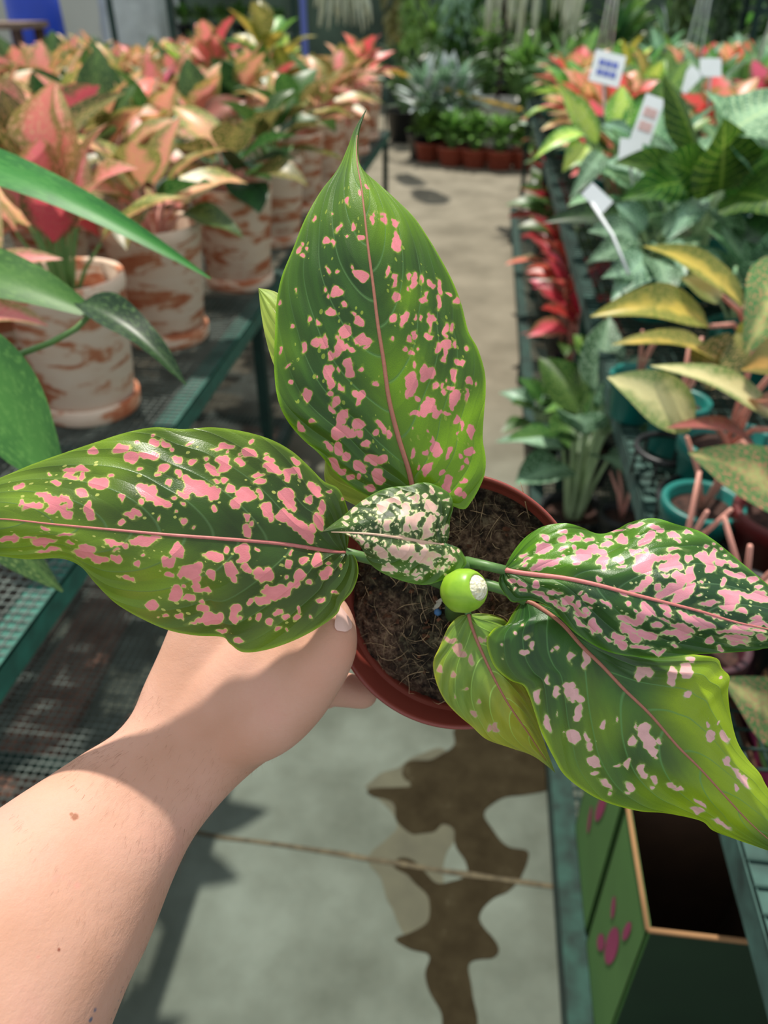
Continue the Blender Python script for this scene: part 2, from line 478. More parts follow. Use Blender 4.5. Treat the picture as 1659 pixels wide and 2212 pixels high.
pd = puddle([(400 + a / 1.952, 1500 + b / 1.952) for a, b in [(1130,150),(1130,220),(1040,270),(930,290),(920,350),(950,385),(780,400),(790,430),(880,460),(900,540),(960,590),(1040,580),(1080,540),(1130,560),(1140,640),(1180,700),(1190,760),(1140,790),(1060,790),(960,700),(900,690),(880,730),(950,770),(1010,830),(1030,900),(1020,960),(950,1000),(880,1040),(960,1070),(1030,1100),(1010,1180),(1030,1260),(1080,1330),(1100,1420),(1230,1420),(1210,1250),(1200,1130),(1300,1110),(1320,1060),(1260,980),(1240,930),(1290,870),(1380,830),(1430,720),(1440,660),(1360,640),(1290,570),(1260,500),(1330,440),(1440,420),(1540,400),(1550,340),(1480,230),(1400,120),(1200,60)]], 'water_stain', M['wet'], 0.0014)
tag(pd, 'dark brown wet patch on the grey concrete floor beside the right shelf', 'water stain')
pd2 = puddle([(790, 1700), (850, 1660), (960, 1620), (1000, 1750), (960, 1870), (960, 1990), (900, 2030), (860, 2000), (830, 1920), (800, 1850), (860, 1780)],
             'damp_patch', M['damp'], 0.0008)
tag(pd2, 'olive damp patch bordering the dark wet stain on its left', 'damp patch')

# ================================================================== BENCHES
def wire_mesh(x0, x1, y0, y1, z, step, r):
    mb = MB()
    n = int((x1 - x0) / step); k = int((y1 - y0) / step)
    for i in range(n + 1):
        mb.box((x0 + i * step, (y0 + y1) / 2, z), (r, y1 - y0, r))
    for j in range(k + 1):
        mb.box(((x0 + x1) / 2, y0 + j * step, z + r * 0.5), (x1 - x0, r, r))
    return mb

BZ = 0.80      # left bench top
lb = empty('plant_bench', (-1.8, 2.5, 0), label='long green steel mesh bench on the left, carrying the terracotta pots', cat='bench')
def lbench():
    x1, x0, y0, y1 = -0.597, -3.6, -0.9, 5.3
    mb = MB()
    mb.box((x1 - 0.003, (y0 + y1) / 2, BZ - 0.024), (0.006, y1 - y0, 0.048))
    mb.box((x1 - 0.022, (y0 + y1) / 2, BZ - 0.004), (0.044, y1 - y0, 0.005))
    mb.box((x0, (y0 + y1) / 2, BZ - 0.024), (0.006, y1 - y0, 0.05))
    mb.build('top_rail', M['green_paint'], lb, True)
    mb = MB()
    for y in (y0, 0.35, 1.25, 2.15, 3.05, 3.95, 4.7, y1):
        mb.box(((x0 + x1) / 2, y, BZ - 0.028), (x1 - x0, 0.03, 0.036))
    mb.build('cross_bar', M['dark_paint'], lb, True)
    wire_mesh(x0, x1 - 0.002, y0, y1, BZ - 0.0005, 0.0165, 0.0021).build('mesh_top', M['mesh'], lb, True)
    for x in (x1 - 0.02, x0 + .02):
        for y in (0.35, 2.08, 3.7, 5.25):
            MB().box((x, y, BZ / 2 - 0.02), (0.032, 0.032, BZ - 0.045)).build('leg', M['dark_paint'], lb, True)
    mb = MB()
    for xx in (x1 - 0.02, x1 - 0.9):
        mb.box((xx, (y0 + y1) / 2, 0.26), (0.035, y1 - y0, 0.035))
    for y in (0.0, 0.9, 1.55, 2.4):
        mb.box((x1 - 0.5, y, 0.255), (0.9, 0.03, 0.03))
    mb.build('lower_frame', M['dark_paint'], lb, True)
    wire_mesh(x1 - 1.5, x1 - 0.01, y0, 3.4, 0.283, 0.017, 0.0026).build('lower_mesh', M['mesh'], lb, True)
lbench()
eb = empty('plant_bench', (-2.9, 6.3, 0), label='green steel bench standing behind the far end of the long left bench', cat='bench')
wire_mesh(-4.4, -1.3, 5.5, 7.1, BZ - .0005, .04, .003).build('mesh_top', M['mesh'], eb, True)
mb = MB()
for y in (5.5, 6.3, 7.1): mb.box((-2.85, y, BZ - .028), (3.14, .03, .04))
for x in (-4.4, -1.3): mb.box((x, 6.3, BZ - .028), (.03, 1.6, .04))
mb.build('frame', M['green_paint'], eb, True)
for x in (-4.38, -1.32):
    for y in (5.52, 7.08): MB().box((x, y, BZ / 2 - .025), (.035, .035, BZ - .052)).build('leg', M['dark_paint'], eb, True)
# brown planks lying under the left bench
random.seed(9)
plank = None
for i, (x, y, w, l, a) in enumerate([(-1.02, 1.55, .16, 1.5, .05), (-1.22, 1.4, .16, 1.7, .0), (-1.42, 1.5, .16, 1.5, -.03), (-0.83, 2.3, .16, 1.1, .02), (-1.62, 1.3, .16, 1.6, .0), (-1.05, .45, .18, 0.5, 1.5)]):
    if plank is None:
        plank = MB().box((0, 0, 0.011), (1, 1, 0.022)).build('wooden_plank', simple('reddish_brown_board', srgb(128, 92, 76), 0.8, 0.25, 9))
        o = plank
    else:
        o = plank.copy(); COL.objects.link(o)
    o.location = (x, y, 0.0); o.scale = (w, l, 1); o.rotation_euler = (0, 0, a)
    tag(o, 'brown plank on the floor under the left bench, ' + ['closest to the aisle', 'second from the aisle', 'third from the aisle', 'at the far end', 'deepest under the bench', 'nearest the viewer'][i], 'plank', 'planks under the left bench')

RZ = 0.78
rb = empty('tiered_bench', (1.2, 2.2, 0), label='green steel bench on the right, upper tier set back over a low front shelf', cat='bench')
def rbench():
    xa, xb, y0, y1 = 0.325, 3.2, -0.6, 7.2
    mb = MB()
    mb.box((xa + .003, (y0 + y1) / 2, RZ - 0.022), (0.006, y1 - y0, 0.046))
    mb.box((xa + .02, (y0 + y1) / 2, RZ - 0.004), (0.040, y1 - y0, 0.005))
    mb.build('top_rail', simple('worn_green_steel', srgb(58, 90, 82), 0.8, 0.3, 20), rb, True)
    wire_mesh(xa + .003, xb, y0, y1, RZ - .0005, 0.03, 0.003).build('mesh_top', M['dark_paint'], rb, True)
    mb = MB()
    for y in (y0, .5, 1.4, 2.3, 3.4, 4.6, 5.8, y1):
        mb.box(((xa + xb) / 2, y, RZ - 0.028), (xb - xa, .03, .036))
    mb.build('cross_bar', M['dark_paint'], rb, True)
    for y in (2.33, 4.6, 7.0):
        MB().box((xa + .02, y, RZ / 2 - .02), (0.036, 0.036, RZ - 0.045)).build('leg', M['dark_paint'], rb, True)
    mb = MB()
    x2 = 0.222
    mb.box((x2 + .003, (y0 + 6.0) / 2, 0.185), (0.006, 6.0 - y0, 0.05))
    mb.box((x2 + .022, (y0 + 6.0) / 2, 0.206), (0.044, 6.0 - y0, 0.006))
    mb.build('shelf_rail', simple('dusty_dark_green_steel', srgb(30, 62, 54), 0.85, 0.3, 30), rb, True)
    wire_mesh(x2 + .003, 1.3, y0, 6.0, 0.2, 0.026, 0.004).build('shelf_mesh', M['dark_paint'], rb, True)
    for y in (-.3, 1.6, 3.4, 5.8):
        MB().box((x2 + .02, y, 0.08), (0.03, 0.03, 0.158)).build('foot', M['dark_paint'], rb, True)
rbench()

# ================================================================== PLANT KIT
def blade(mb, base, tip, hw, nrm, sag=0.1, fold=0.25, mi=0, nu=10, nv=3, wav=0.0, blunt=0.75, droop=0.0, ph=0.0):
    base = Vector(base); tip = Vector(tip)
    ax = tip - base; Ln = ax.length; ax.normalize()
    nrm = Vector(nrm); nrm = (nrm - ax * nrm.dot(ax))
    nrm = nrm.normalized() if nrm.length > 1e-6 else ax.orthogonal().normalized()
    side = ax.cross(nrm).normalized()
    vs = []; uv = []
    for i in range(nu + 1):
        t = i / nu
        c = base + ax * (Ln * t) + nrm * (Ln * sag * 4 * t * (1 - t))
        w = hw * (math.sin(math.pi * min(1, t ** blunt)) ** 0.85) * (1 - 0.15 * t) * 1.05 if 0 < t < 1 else 0.0008
        tg = ax * 1.0 + nrm * (sag * 4 * (1 - 2 * t)); tg.normalize()
        n2 = side.cross(tg).normalized() * -1
        if n2.dot(nrm) < 0: n2 = -n2
        for j in range(-nv, nv + 1):
            s = j / nv
            vs.append(c + side * (w * s) + n2 * (fold * w * abs(s) ** 1.4 + wav * w * math.sin(t * 9 + ph + (1.5 if s > 0 else 0)) * s * s))
            uv.append((t, s))
    m = 2 * nv + 1
    fs = [(i * m + j, i * m + j + 1, (i + 1) * m + j + 1, (i + 1) * m + j) for i in range(nu) for j in range(2 * nv)]
    mb.add(vs, fs, mi, uv)

def leaves(seed, n, h, spread, L, hw, up=(0.2, 0.9), z0=0.0):
    """rosette: list of (petiole points, base, tip, hw, normal, sag)"""
    rnd = random.Random(seed)
    out = []
    for i in range(n):
        a = i * 2.399 + rnd.uniform(-.35, .35)
        f = (i + 0.5) / n
        hh = h * (0.45 + 0.55 * f) * rnd.uniform(.88, 1.08)
        r = spread * (1.0 - 0.72 * f) * rnd.uniform(.8, 1.1)
        dirv = Vector((math.cos(a), math.sin(a), 0))
        b = Vector((0, 0, z0 + hh)) + dirv * r * 0.55
        el = up[0] + (up[1] - up[0]) * f + rnd.uniform(-.2, .2)
        l = L * rnd.uniform(.82, 1.12)
        tip = b + (dirv * math.cos(el) + Vector((0, 0, math.sin(el)))) * l
        nrm = (Vector((0, 0, 1)) * math.cos(el) - dirv * math.sin(el)) + Vector((rnd.uniform(-.3, .3), rnd.uniform(-.3, .3), 0))
        p0 = Vector((0, 0, z0)) + dirv * 0.012
        pet = [p0, p0.lerp(b, .5) + Vector((0, 0, hh * .1)), b]
        out.append((pet, b, tip, hw * rnd.uniform(.85, 1.15), nrm, rnd.uniform(.04, .14), rnd.uniform(0, 6)))
    return out

def pot_mesh(name, r, h, mat, parent, wall=0.008, rimh=0.02, taper=.82, at=(0, 0, 0), keep=False, q=None, rim=0.004):
    prof = [(0.001, 0.0), (r * taper - .004, 0), (r * taper, .004), (r - rim * .6, h - rimh), (r + rim, h - rimh + .003), (r + rim, h - .002), (r + rim * .6, h), (r - wall * .6, h),
            (r - wall, h - .004), (r * taper - wall, .012), (.001, .012)]
    return MB().lathe(prof, 40, 0, at, q).build(name, mat, parent, keep)

def plant(seed, n, h, spread, L, hw, leafmats, stem, potmat=None, pr=0.1, ph=0.2, saucer=False, separate=False, up=(.2, .9), nu=8, nv=2, wav=.1, potname='pot', fold=.3, soil=True, rname='potted_plant', **tags):
    rt = empty(rname, (0, 0, 0), **tags)
    zb = 0.0
    if saucer:
        s = MB().lathe([(.001, 0), (pr * .84, 0), (pr * .88, .006), (pr * .90, .034), (pr * .875, .038), (pr * .85, .034), (pr * .84, .010), (.001, .010)], 40).build('saucer', potmat, rt)
        zb = 0.0105
    if potmat:
        pot_mesh(potname, pr, ph, potmat, rt, at=(0, 0, zb), wall=.011 if saucer else .005, rimh=.03 if saucer else .018, taper=.80 if saucer else .76, rim=.002 if saucer else .004)
        if soil:
            MB().lathe([(pr * .9, zb + ph * .8), (pr * .5, zb + ph * .83), (.001, zb + ph * .84)], 24).build('soil', M['soil'], rt)
    z0 = zb + (ph * .8 if potmat else 0)
    lv = leaves(seed, n, h, spread, L, hw, up, z0)
    rnd = random.Random(seed + 77)
    if separate:
        for i, (pet, b, t, w, nr, sg, phs) in enumerate(lv):
            mb = MB(); blade(mb, b, t, w, nr, sg, fold, 0, nu + 2, nv + 1, wav, ph=phs)
            mb.tube(pet, [.005, .004, .003], 6, 1, False)
            mb.build('leaf', [rnd.choice(leafmats), stem], rt)
    else:
        mb = MB()
        for i, (pet, b, t, w, nr, sg, phs) in enumerate(lv):
            blade(mb, b, t, w, nr, sg, fold, rnd.randrange(len(leafmats)), nu, nv, wav, ph=phs)
            mb.tube(pet, [.005, .004, .003], 5, len(leafmats), False)
        mb.build('foliage', list(leafmats) + [stem], rt)
    return rt

PINKS = [M['pink_a'], M['pink_b'], M['salmon'], M['salmon'], M['olive'], M['pink_a']]
MIXG = [M['olive'], M['salmon'], M['green_a'], M['pink_a'], M['green_dark']]

# ---- front row on the left bench: separate leaves
GREENS = [M['green_dark'], M['green_a'], M['olive']]
LM = [M['olive'], M['salmon'], M['green_a'], M['pink_a'], M['salmon']]
front = [
    (-0.80, 1.41, 0.3, [M['pink_a'], M['salmon'], M['pink_a'], M['olive'], M['pink_b']], M['stem_green'], 'nearest whitewashed terracotta pot on the left bench, with tall green stems', .24, (.5, 1.25)),
    (-0.775, 1.815, 1.7, LM, M['stem_pink'], 'second whitewashed terracotta pot from the near end, pink stems showing', .15, (-.3, .8)),
    (-0.710, 2.26, 2.9, [M['olive'], M['green_a'], M['green_dark'], M['salmon']], M['stem_pink'], 'third whitewashed terracotta pot from the near end, olive leaves over its rim', .13, (-.4, .6)),
    (-0.715, 2.73, 4.1, GREENS, M['stem_green'], 'fourth terracotta pot from the near end, mostly dark green leaves', .14, (-.3, .8)),
    (-0.735, 3.20, 5.0, GREENS + [M['salmon']], M['stem_pink'], 'fifth terracotta pot from the near end, half behind the fourth', .15, (-.3, .9)),
    (-0.710, 3.60, 0.9, LM, M['stem_pink'], 'sixth terracotta pot from the near end along the bench rail', .15, (-.3, .9)),
    (-0.715, 4.05, 2.0, [M['pink_a'], M['salmon'], M['olive']], M['stem_pink'], 'seventh terracotta pot from the near end, peach leaves above it', .15, (-.3, .9)),
    (-0.715, 4.48, 2.4, [M['pink_a'], M['salmon'], M['olive']], M['stem_pink'], 'eighth terracotta pot from the near end along the bench rail', .15, (-.3, .9)),
    (-0.720, 4.95, 3.0, [M['pink_b'], M['pink_b'], M['pink_a']], M['stem_pink'], 'last terracotta pot along the bench rail, with the brightest red pink leaves', .17, (-.1, 1.0)),
]
FG = 'terracotta potted aglaonemas along the bench rail'
for i, (x, y, rz, lm, st, lab, hh, up_) in enumerate(front):
    p_ = plant(10 + i, 15, hh, .16, .18, .056, lm, st, M['terra'], .115, .275, True, True, up=up_, rname='potted_aglaonema',
               label=lab, cat='potted plant', group=FG)
    p_.location = (x, y, BZ + .001); p_.rotation_euler = (0, 0, rz)

# ---- mass of plants behind the front row
protos = []
looks = ['coral pink', 'pink and salmon', 'peach and olive', 'yellow green', 'pale pink and green']
pm = [[M['pink_a'], M['pink_b'], M['salmon'], M['pink_a'], M['olive']], [M['pink_a'], M['salmon'], M['green_a'], M['salmon']], [M['salmon'], M['olive'], M['salmon'], M['green_a'], M['pink_a']],
      [M['green_bright'], M['gold'], M['lime'], M['salmon']], [M['pink_a'], M['green_dark'], M['pink_a'], M['green_a'], M['salmon']]]
for k in range(5):
    protos.append(plant(40 + k, 17, .17, .17, .20, .062, pm[k], M['stem_pink'], M['terra'], .1, .24, False, False, up=(-.1, 1.0), rname='potted_aglaonema'))
random.seed(4)
ORD = ['first', 'second', 'third', 'fourth', 'fifth', 'sixth', 'seventh', 'eighth', 'ninth', 'tenth', 'eleventh', 'twelfth', 'thirteenth', 'fourteenth', 'fifteenth', 'sixteenth', 'seventeenth']
first = [True] * 5
for r in range(6):
    cnt = 0
    for c in range(16):
        x = -1.13 - r * .42 + random.uniform(-.05, .05)
        y = 1.25 + c * .40 + (r % 2) * .2 + random.uniform(-.05, .05)
        if y > 6.75: continue
        if x < -0.36 * y - 1.3: continue
        if (y > 5.1 and y < 5.65) or (y > 5.1 and x > -1.45): continue
        k = random.randrange(5)
        if k == 3 and random.random() < .6: k = 0
        sc = random.uniform(.95, 1.1) - .05 * max(0, y - 2.6)
        lab = looks[k] + ' leaved plant, ' + ORD[r] + ' row behind rail pots, ' + ORD[cnt] + ' from near end'
        kw = dict(label=lab, cat='potted plant', group='pink aglaonemas massed on the left bench')
        cnt += 1
        if first[k]:
            o = protos[k]; first[k] = False; tag(o, **kw)
            o.location = (x, y, BZ + .001); o.rotation_euler = (0, 0, random.uniform(0, 6)); o.scale = (sc,) * 3
        else:
            copy_tree(protos[k], (x, y, BZ + .001), random.uniform(0, 6), sc, **kw)
def put(p_, loc, rz=0, sc=1.0):
    p_.location = loc; p_.rotation_euler = (0, 0, rz); p_.scale = (sc,) * 3
    return p_
put(plant(61, 16, .28, .15, .2, .055, [M['gold'], M['green_bright'], M['olive']], M['stem_pale'], M['terra'], .1, .19, rname='potted_aglaonema',
          label='green and yellow plant standing tallest near the far end of the left bench', cat='potted plant'), (-1.25, 4.9, BZ + .001), 0, 1.2)
put(plant(62, 16, .26, .15, .2, .055, [M['pink_b'], M['pink_a']], M['stem_pink'], M['terra'], .1, .19, rname='potted_aglaonema',
          label='coral pink bushy plant rising highest in the middle of the left bench mass', cat='potted plant'), (-1.55, 4.85, BZ + .001), 0, 1.1)

# ---- explicit leaf between two 3-D points
CN = -FWD
def lf(parent, a, b, hw, nrm, mat, sag=.08, fold=.2, wav=.08, name='leaf', nu=14, nv=4, blunt=.8, ph=0.):
    mb = MB(); blade(mb, P(*a), P(*b), hw, nrm, sag, fold, 0, nu, nv, wav, blunt, ph=ph)
    return mb.build(name, mat, parent, True)
def stemtube(parent, pts, r, mat, name='stem', n=8):
    q = [P(*p) for p in pts]
    return MB().tube(q, r, n).build(name, mat, parent, True)

# ---- strap leaved plant whose leaves reach in from the left
sp = empty('strap_leaved_plant', (-0.66, 0.30, BZ), label='green plant at the left edge, long narrow leaves arching over the nearest terracotta pot', cat='potted plant')
pot_mesh('pot', .085, .16, M['black'], sp, at=(-0.70, 0.30, BZ), keep=True)
MB().lathe([(.076, .13), (.04, .135), (.001, .136)], 20, 0, (-0.70, .30, BZ)).build('soil', M['soil'], sp, True)
MB().tube([(-.70, .30, BZ + .13), (-.71, .34, 1.1), (-.70, .42, 1.22)], [.009, .008, .006], 8).build('stem', M['stem_green'], sp, True)
S_ = M['strap']
lf(sp, (-220, 320, .86), (455, 602, .74), .021, CN + UPW * .5, S_, .10, .18, .12, nu=24, blunt=.7)
lf(sp, (-160, 560, .78), (225, 690, .74), .030, CN + UPW * .9, S_, .06, .2, .1, nu=18, blunt=.75)
lf(sp, (175, 655, .735), (402, 832, .70), .020, CN * .5 + UPW * 1.1 + RT * .3, M['green_dark'], .10, .45, .15, nu=18, blunt=.6)
lf(sp, (-90, 690, .72), (150, 1070, .68), .040, CN - RT * .2, S_, .02, .15, .05, nu=18, blunt=.9)
lf(sp, (-60, 1090, .72), (136, 1278, .70), .022, CN, M['green_a'], .03, .15, .05, nu=14, blunt=.6)
stemtube(sp, [(35, 768, .75), (110, 740, .742), (165, 710, .738), (190, 685, .735)], [.0032, .003, .0028, .0026], M['stem_green'], 'petiole')
stemtube(sp, [(-200, 900, .8), (-60, 800, .77), (35, 768, .75)], .0034, M['stem_green'], 'petiole')
# pink leaves of the neighbour plant hanging in at the left edge
np_ = empty('leaning_pink_plant', (-1.06, 1.02, BZ), label='pink edged plant at the left edge of the bench, cut off by the frame', cat='potted plant')
pot_mesh('pot', .09, .17, M['terra'], np_, at=(-1.06, 1.02, BZ), keep=True, wall=.01, rimh=.03)
lf(np_, (-120, 640, 1.12), (135, 560, 1.12), .035, CN * .4 + UPW, M['pink_a'], .1, .3, .1)
lf(np_, (-90, 690, 1.10), (105, 705, 1.12), .03, CN * .4 + UPW, M['pink_a'], .12, .3, .1)
lf(np_, (-60, 640, 1.1), (-5, 410, 1.16), .035, CN, M['pink_a'], .05, .2, .1)
MB().tube([(-1.06, 1.02, BZ + .1), P(-90, 690, 1.10), P(-120, 640, 1.12)], .004, 6).build('petiole', M['stem_pink'], np_, True)

# signature leaves on the front plants (traced at the distance of their pots)
def extra(idx_loc, items, label, mats_stem=M['stem_pink']):
    e = empty('potted_aglaonema', idx_loc, label=label, cat='potted plant')
    pot_mesh('pot', .1, .19, M['terra'], e, at=idx_loc, keep=True, wall=.01, rimh=.03)
    c = Vector(idx_loc) + Vector((0, 0, .17))
    for (a, b, hw, nr, mt, sg, fo) in items:
        lf(e, a, b, hw, nr, mt, sg, fo, .12)
        A = P(*a)
        MB().tube([c, c.lerp(A, .5) + Vector((0, 0, .03)), A], [.005, .004, .003], 6).build('petiole', mats_stem, e, True)
    return e
extra((-1.28, 1.66, BZ + .001), [
    ((110, 300, 1.78), (215, 185, 1.72), .060, CN + RT * .1, M['pink_b'], .05, .25),
    ((60, 250, 1.8), (-60, 200, 1.75), .06, CN, M['pink_a'], .05, .2),
    ((40, 330, 1.75), (-30, 230, 1.72), .07, CN + UPW * .2, M['red'], .05, .2),
    ((100, 330, 1.75), (270, 200, 1.7), .035, CN + UPW * .4, M['olive'], .08, .3),
    ((80, 340, 1.7), (20, 420, 1.62), .04, CN, M['salmon'], .1, .2),
], 'large crimson pink leaved aglaonema near the left edge, behind the nearest terracotta pot')
extra((-1.28, 2.62, BZ + .001), [
    ((360, 240, 2.6), (270, 300, 2.5), .06, CN + UPW * .6, M['pink_a'], .08, .2),
    ((400, 270, 2.6), (470, 320, 2.5), .06, CN + UPW * .6, M['pink_a'], .08, .2),
    ((330, 170, 2.75), (300, 240, 2.65), .045, CN, M['pink_b'], .1, .3),
    ((440, 250, 2.6), (530, 220, 2.6), .045, CN + UPW * .4, M['rosy'], .08, .2),
    ((380, 300, 2.45), (310, 395, 2.3), .05, CN + UPW * .2, M['olive'], .12, .3),
    ((420, 300, 2.45), (520, 360, 2.3), .05, CN + UPW * .4, M['green_dark'], .12, .3),
], 'aglaonema with two broad pale pink leaves in the second row behind the bench rail')

# ================================================================== RIGHT BENCH
def tagplate(a, w, h, tilt, stick_to, label, printmat=None, d=None):
    """plastic plant label on a stick"""
    e = empty('plant_label', P(*a), label=label, cat='plant label')
    c = P(*a)
    rx = RT * math.cos(tilt) + DN * -math.sin(tilt) if False else (RT * math.cos(tilt) - DN * math.sin(tilt))
    uy = (-DN * math.cos(tilt) - RT * math.sin(tilt))
    nz = rx.cross(uy)
    R3 = Matrix((rx, uy, nz)).transposed()
    MB().box(c, (w, h, .0012), 0, R3).build('plate', M['tagwhite'], e, True)
    if printmat:
        mb = MB()
        for k in range(2):
            for j in range(3):
                mb.box(c + R3 @ Vector((w * (-.22 + .22 * j), h * (.14 - .3 * k), .0012)), (w * .19, h * .2, .0008), 0, R3)
        mb.build('print', printmat, e, True)
    p2 = P(*stick_to)
    MB().tube([c - uy * h * .45, c.lerp(p2, .5), p2], [.004, .0035, .003], 6).build('stick', M['tagwhite'], e, True)
    return e
tagplate((1312, 148, 2.6), .105, .11, -.25, (1300, 330, 2.75), 'white label with blue print standing among the red leaves', M['tagblue'])
tagplate((1399, 258, 1.9), .05, .12, -.35, (1372, 420, 1.98), 'tall narrow white label with faded red print beside the pale leaves', M['tagpink'])
tagplate((1362, 325, 1.85), .055, .055, -.1, (1372, 460, 1.95), 'small blank white label just below the narrow tall one')
tagplate((1535, 146, 2.5), .07, .06, 0.0, (1528, 260, 2.6), 'square white label furthest right above the veined leaves')
tagplate((1488, 172, 2.5), .05, .085, -.75, (1455, 240, 2.6), 'tilted white label left of the square one')

tagplate((1290, 428, 1.62), .06, .035, -.75, (1358, 592, 1.52), 'tattered faded pinkish label on a long white stake leaning over the bench rail', None)
# big pale veined plant
A_ = empty('dieffenbachia', G(1500, 640, RZ), label='tall plant with large pale veined leaves and thick pale stem on the right bench', cat='potted plant')
bp = G(1500, 640, RZ + .002)
pot_mesh('pot', .085, .15, M['teal_pot'], A_, at=bp, keep=True)
dn = [M['dieff_back'], M['dieff']]
stemtube(A_, [(1493, 610, 2.02), (1520, 500, 1.9), (1556, 412, 1.78)], [.021, .018, .011], M['stem_pale'])
stemtube(A_, [(1493, 610, 2.02), (1500, 480, 1.95), (1490, 380, 1.85)], [.014, .009, .006], M['stem_pale'], 'petiole')
lf(A_, (1556, 412, 1.78), (1565, 255, 1.66), .085, CN * .9 - UPW * .3, M['dieff_back'], .03, .35, .18, blunt=.62)
lf(A_, (1640, 410, 1.8), (1520, 195, 1.72), .085, CN * .4 + UPW, M['dieff'], .08, .12, .12)
lf(A_, (1570, 290, 1.7), (1720, 210, 1.68), .095, CN * .5 + UPW, M['dieff'], .05, .12, .12)
lf(A_, (1510, 350, 1.8), (1432, 158, 1.75), .040, CN + RT * .3, M['dieff_back'], .04, -.5, .1)
lf(A_, (1530, 400, 1.8), (1425, 345, 1.72), .060, CN, M['dieff_back'], .08, .3, .15)
lf(A_, (1490, 400, 1.85), (1325, 352, 1.78), .044, CN + UPW * .2, M['dieff_back'], .14, .3, .2)
lf(A_, (1500, 400, 1.83), (1340, 432, 1.72), .050, CN + UPW * .1, M['dieff_back'], .12, .3, .2)
lf(A_, (1590, 420, 1.75), (1720, 470, 1.62), .09, CN - UPW * .1, M['dieff_back'], .1, .3, .15)
lf(A_, (1560, 410, 1.8), (1680, 330, 1.7), .07, CN, M['dieff_back'], .1, .3, .1)
lf(A_, (1510, 420, 1.85), (1440, 520, 1.72), .035, CN, M['silver'], .1, .3, .1)
lf(A_, (1540, 450, 1.8), (1600, 540, 1.7), .035, CN, M['silver'], .1, .3, .1)
lf(A_, (1600, 480, 1.75), (1700, 560, 1.66), .055, CN, M['green_dark'], .1, .3, .1)
lf(A_, (1390, 470, 1.9), (1172, 482, 1.86), .034, CN + UPW * .5, M['green_dark'], .08, .3, .1)

# lime leaved plant and pale silvery one in front of it
B_ = empty('lime_leaved_plant', G(1300, 420, RZ), label='lime green and cream leaved plant leaning over the aisle from the right bench', cat='potted plant')
pot_mesh('pot', .075, .14, M['teal_pot'], B_, at=G(1330, 440, RZ + .002), keep=True)
lf(B_, (1290, 310, 2.15), (1208, 186, 2.1), .036, CN, M['lime'], .04, .25, .05)
lf(B_, (1262, 292, 2.1), (1152, 345, 2.05), .026, CN + UPW * .6, M['lime'], .18, .3, .1)
lf(B_, (1260, 310, 2.1), (1215, 372, 2.05), .032, CN, M['lime'], .12, .3, .1)
lf(B_, (1330, 290, 2.2), (1345, 185, 2.2), .044, CN, M['lime'], .04, .2, .1)
lf(B_, (1350, 290, 2.2), (1400, 210, 2.2), .036, CN, M['green_bright'], .04, .2, .1)
lf(B_, (1370, 310, 2.15), (1300, 270, 2.1), .034, CN + UPW * .5, M['silver'], .12, .2, .1)
lf(B_, (1310, 350, 2.1), (1400, 390, 2.0), .03, CN + UPW * .2, M['silver'], .12, .2, .1)
lf(B_, (1300, 330, 2.1), (1230, 430, 2.0), .03, CN, M['silver'], .12, .2, .1)
for q in ((1290, 310, 2.15), (1262, 292, 2.1), (1330, 290, 2.2), (1300, 330, 2.1)):
    MB().tube([G(1330, 440, RZ + .1), P(*q)], [.004, .003], 6).build('petiole', M['stem_pale'], B_, True)

# silvery broad plant mid-right (under the big leaves)
C_ = empty('silver_leaved_plant', G(1360, 640, RZ), label='grey green leaved plant under the large veined leaves, leaning over the bench rail', cat='potted plant')
cp = G(1385, 640, RZ + .002)
pot_mesh('pot', .07, .13, M['teal_pot'], C_, at=cp, keep=True)
rr = random.Random(8)
for (a, b, hw) in [((1380, 520, 1.75), (1270, 500, 1.7), .04), ((1380, 540, 1.75), (1265, 570, 1.65), .035), ((1400, 560, 1.7), (1320, 650, 1.55), .045), ((1410, 560, 1.7), (1440, 660, 1.55), .04),
                   ((1420, 530, 1.75), (1480, 600, 1.6), .035), ((1390, 500, 1.8), (1330, 440, 1.8), .035), ((1390, 600, 1.65), (1300, 600, 1.55), .03), ((1430, 500, 1.8), (1500, 470, 1.75), .035)]:
    lf(C_, a, b, hw, CN + UPW * .4, M['silver'], .12, .25, .15)
    MB().tube([cp + Vector((0, 0, .1)), P(*a)], [.004, .003], 6).build('petiole', M['stem_pale'], C_, True)

# gold speckled plants
def goldplant(name_label, potc, items, pot=True, potr=.078, poth=.13):
    e = empty('potted_aglaonema', potc, label=name_label, cat='potted plant')
    pot_mesh('pot', potr, poth, M['teal_pot'], e, at=potc, keep=True, rimh=.03)
    MB().lathe([(potr * .92, poth * .8), (potr * .5, poth * .83), (.001, poth * .85)], 24, 0, potc).build('soil', M['soil'], e, True)
    c = Vector(potc) + Vector((0, 0, poth * .8))
    for k, (a, b, hw, nr, mt, sg, fo, wv) in enumerate(items):
        o = lf(e, a, b, hw, nr, mt, sg, fo, wv, ph=k * 1.3)
        A = P(*a)
        root = c + Vector((math.cos(k * 2.1), math.sin(k * 2.1), 0)) * .012
        MB().tube([root, root.lerp(A, .5) + Vector((0, 0, .02)), A], [.0055, .005, .004], 8).build('petiole', M['stem_pink'], e, True)
    return e
g1 = G(1535, 1085, RZ + .003)
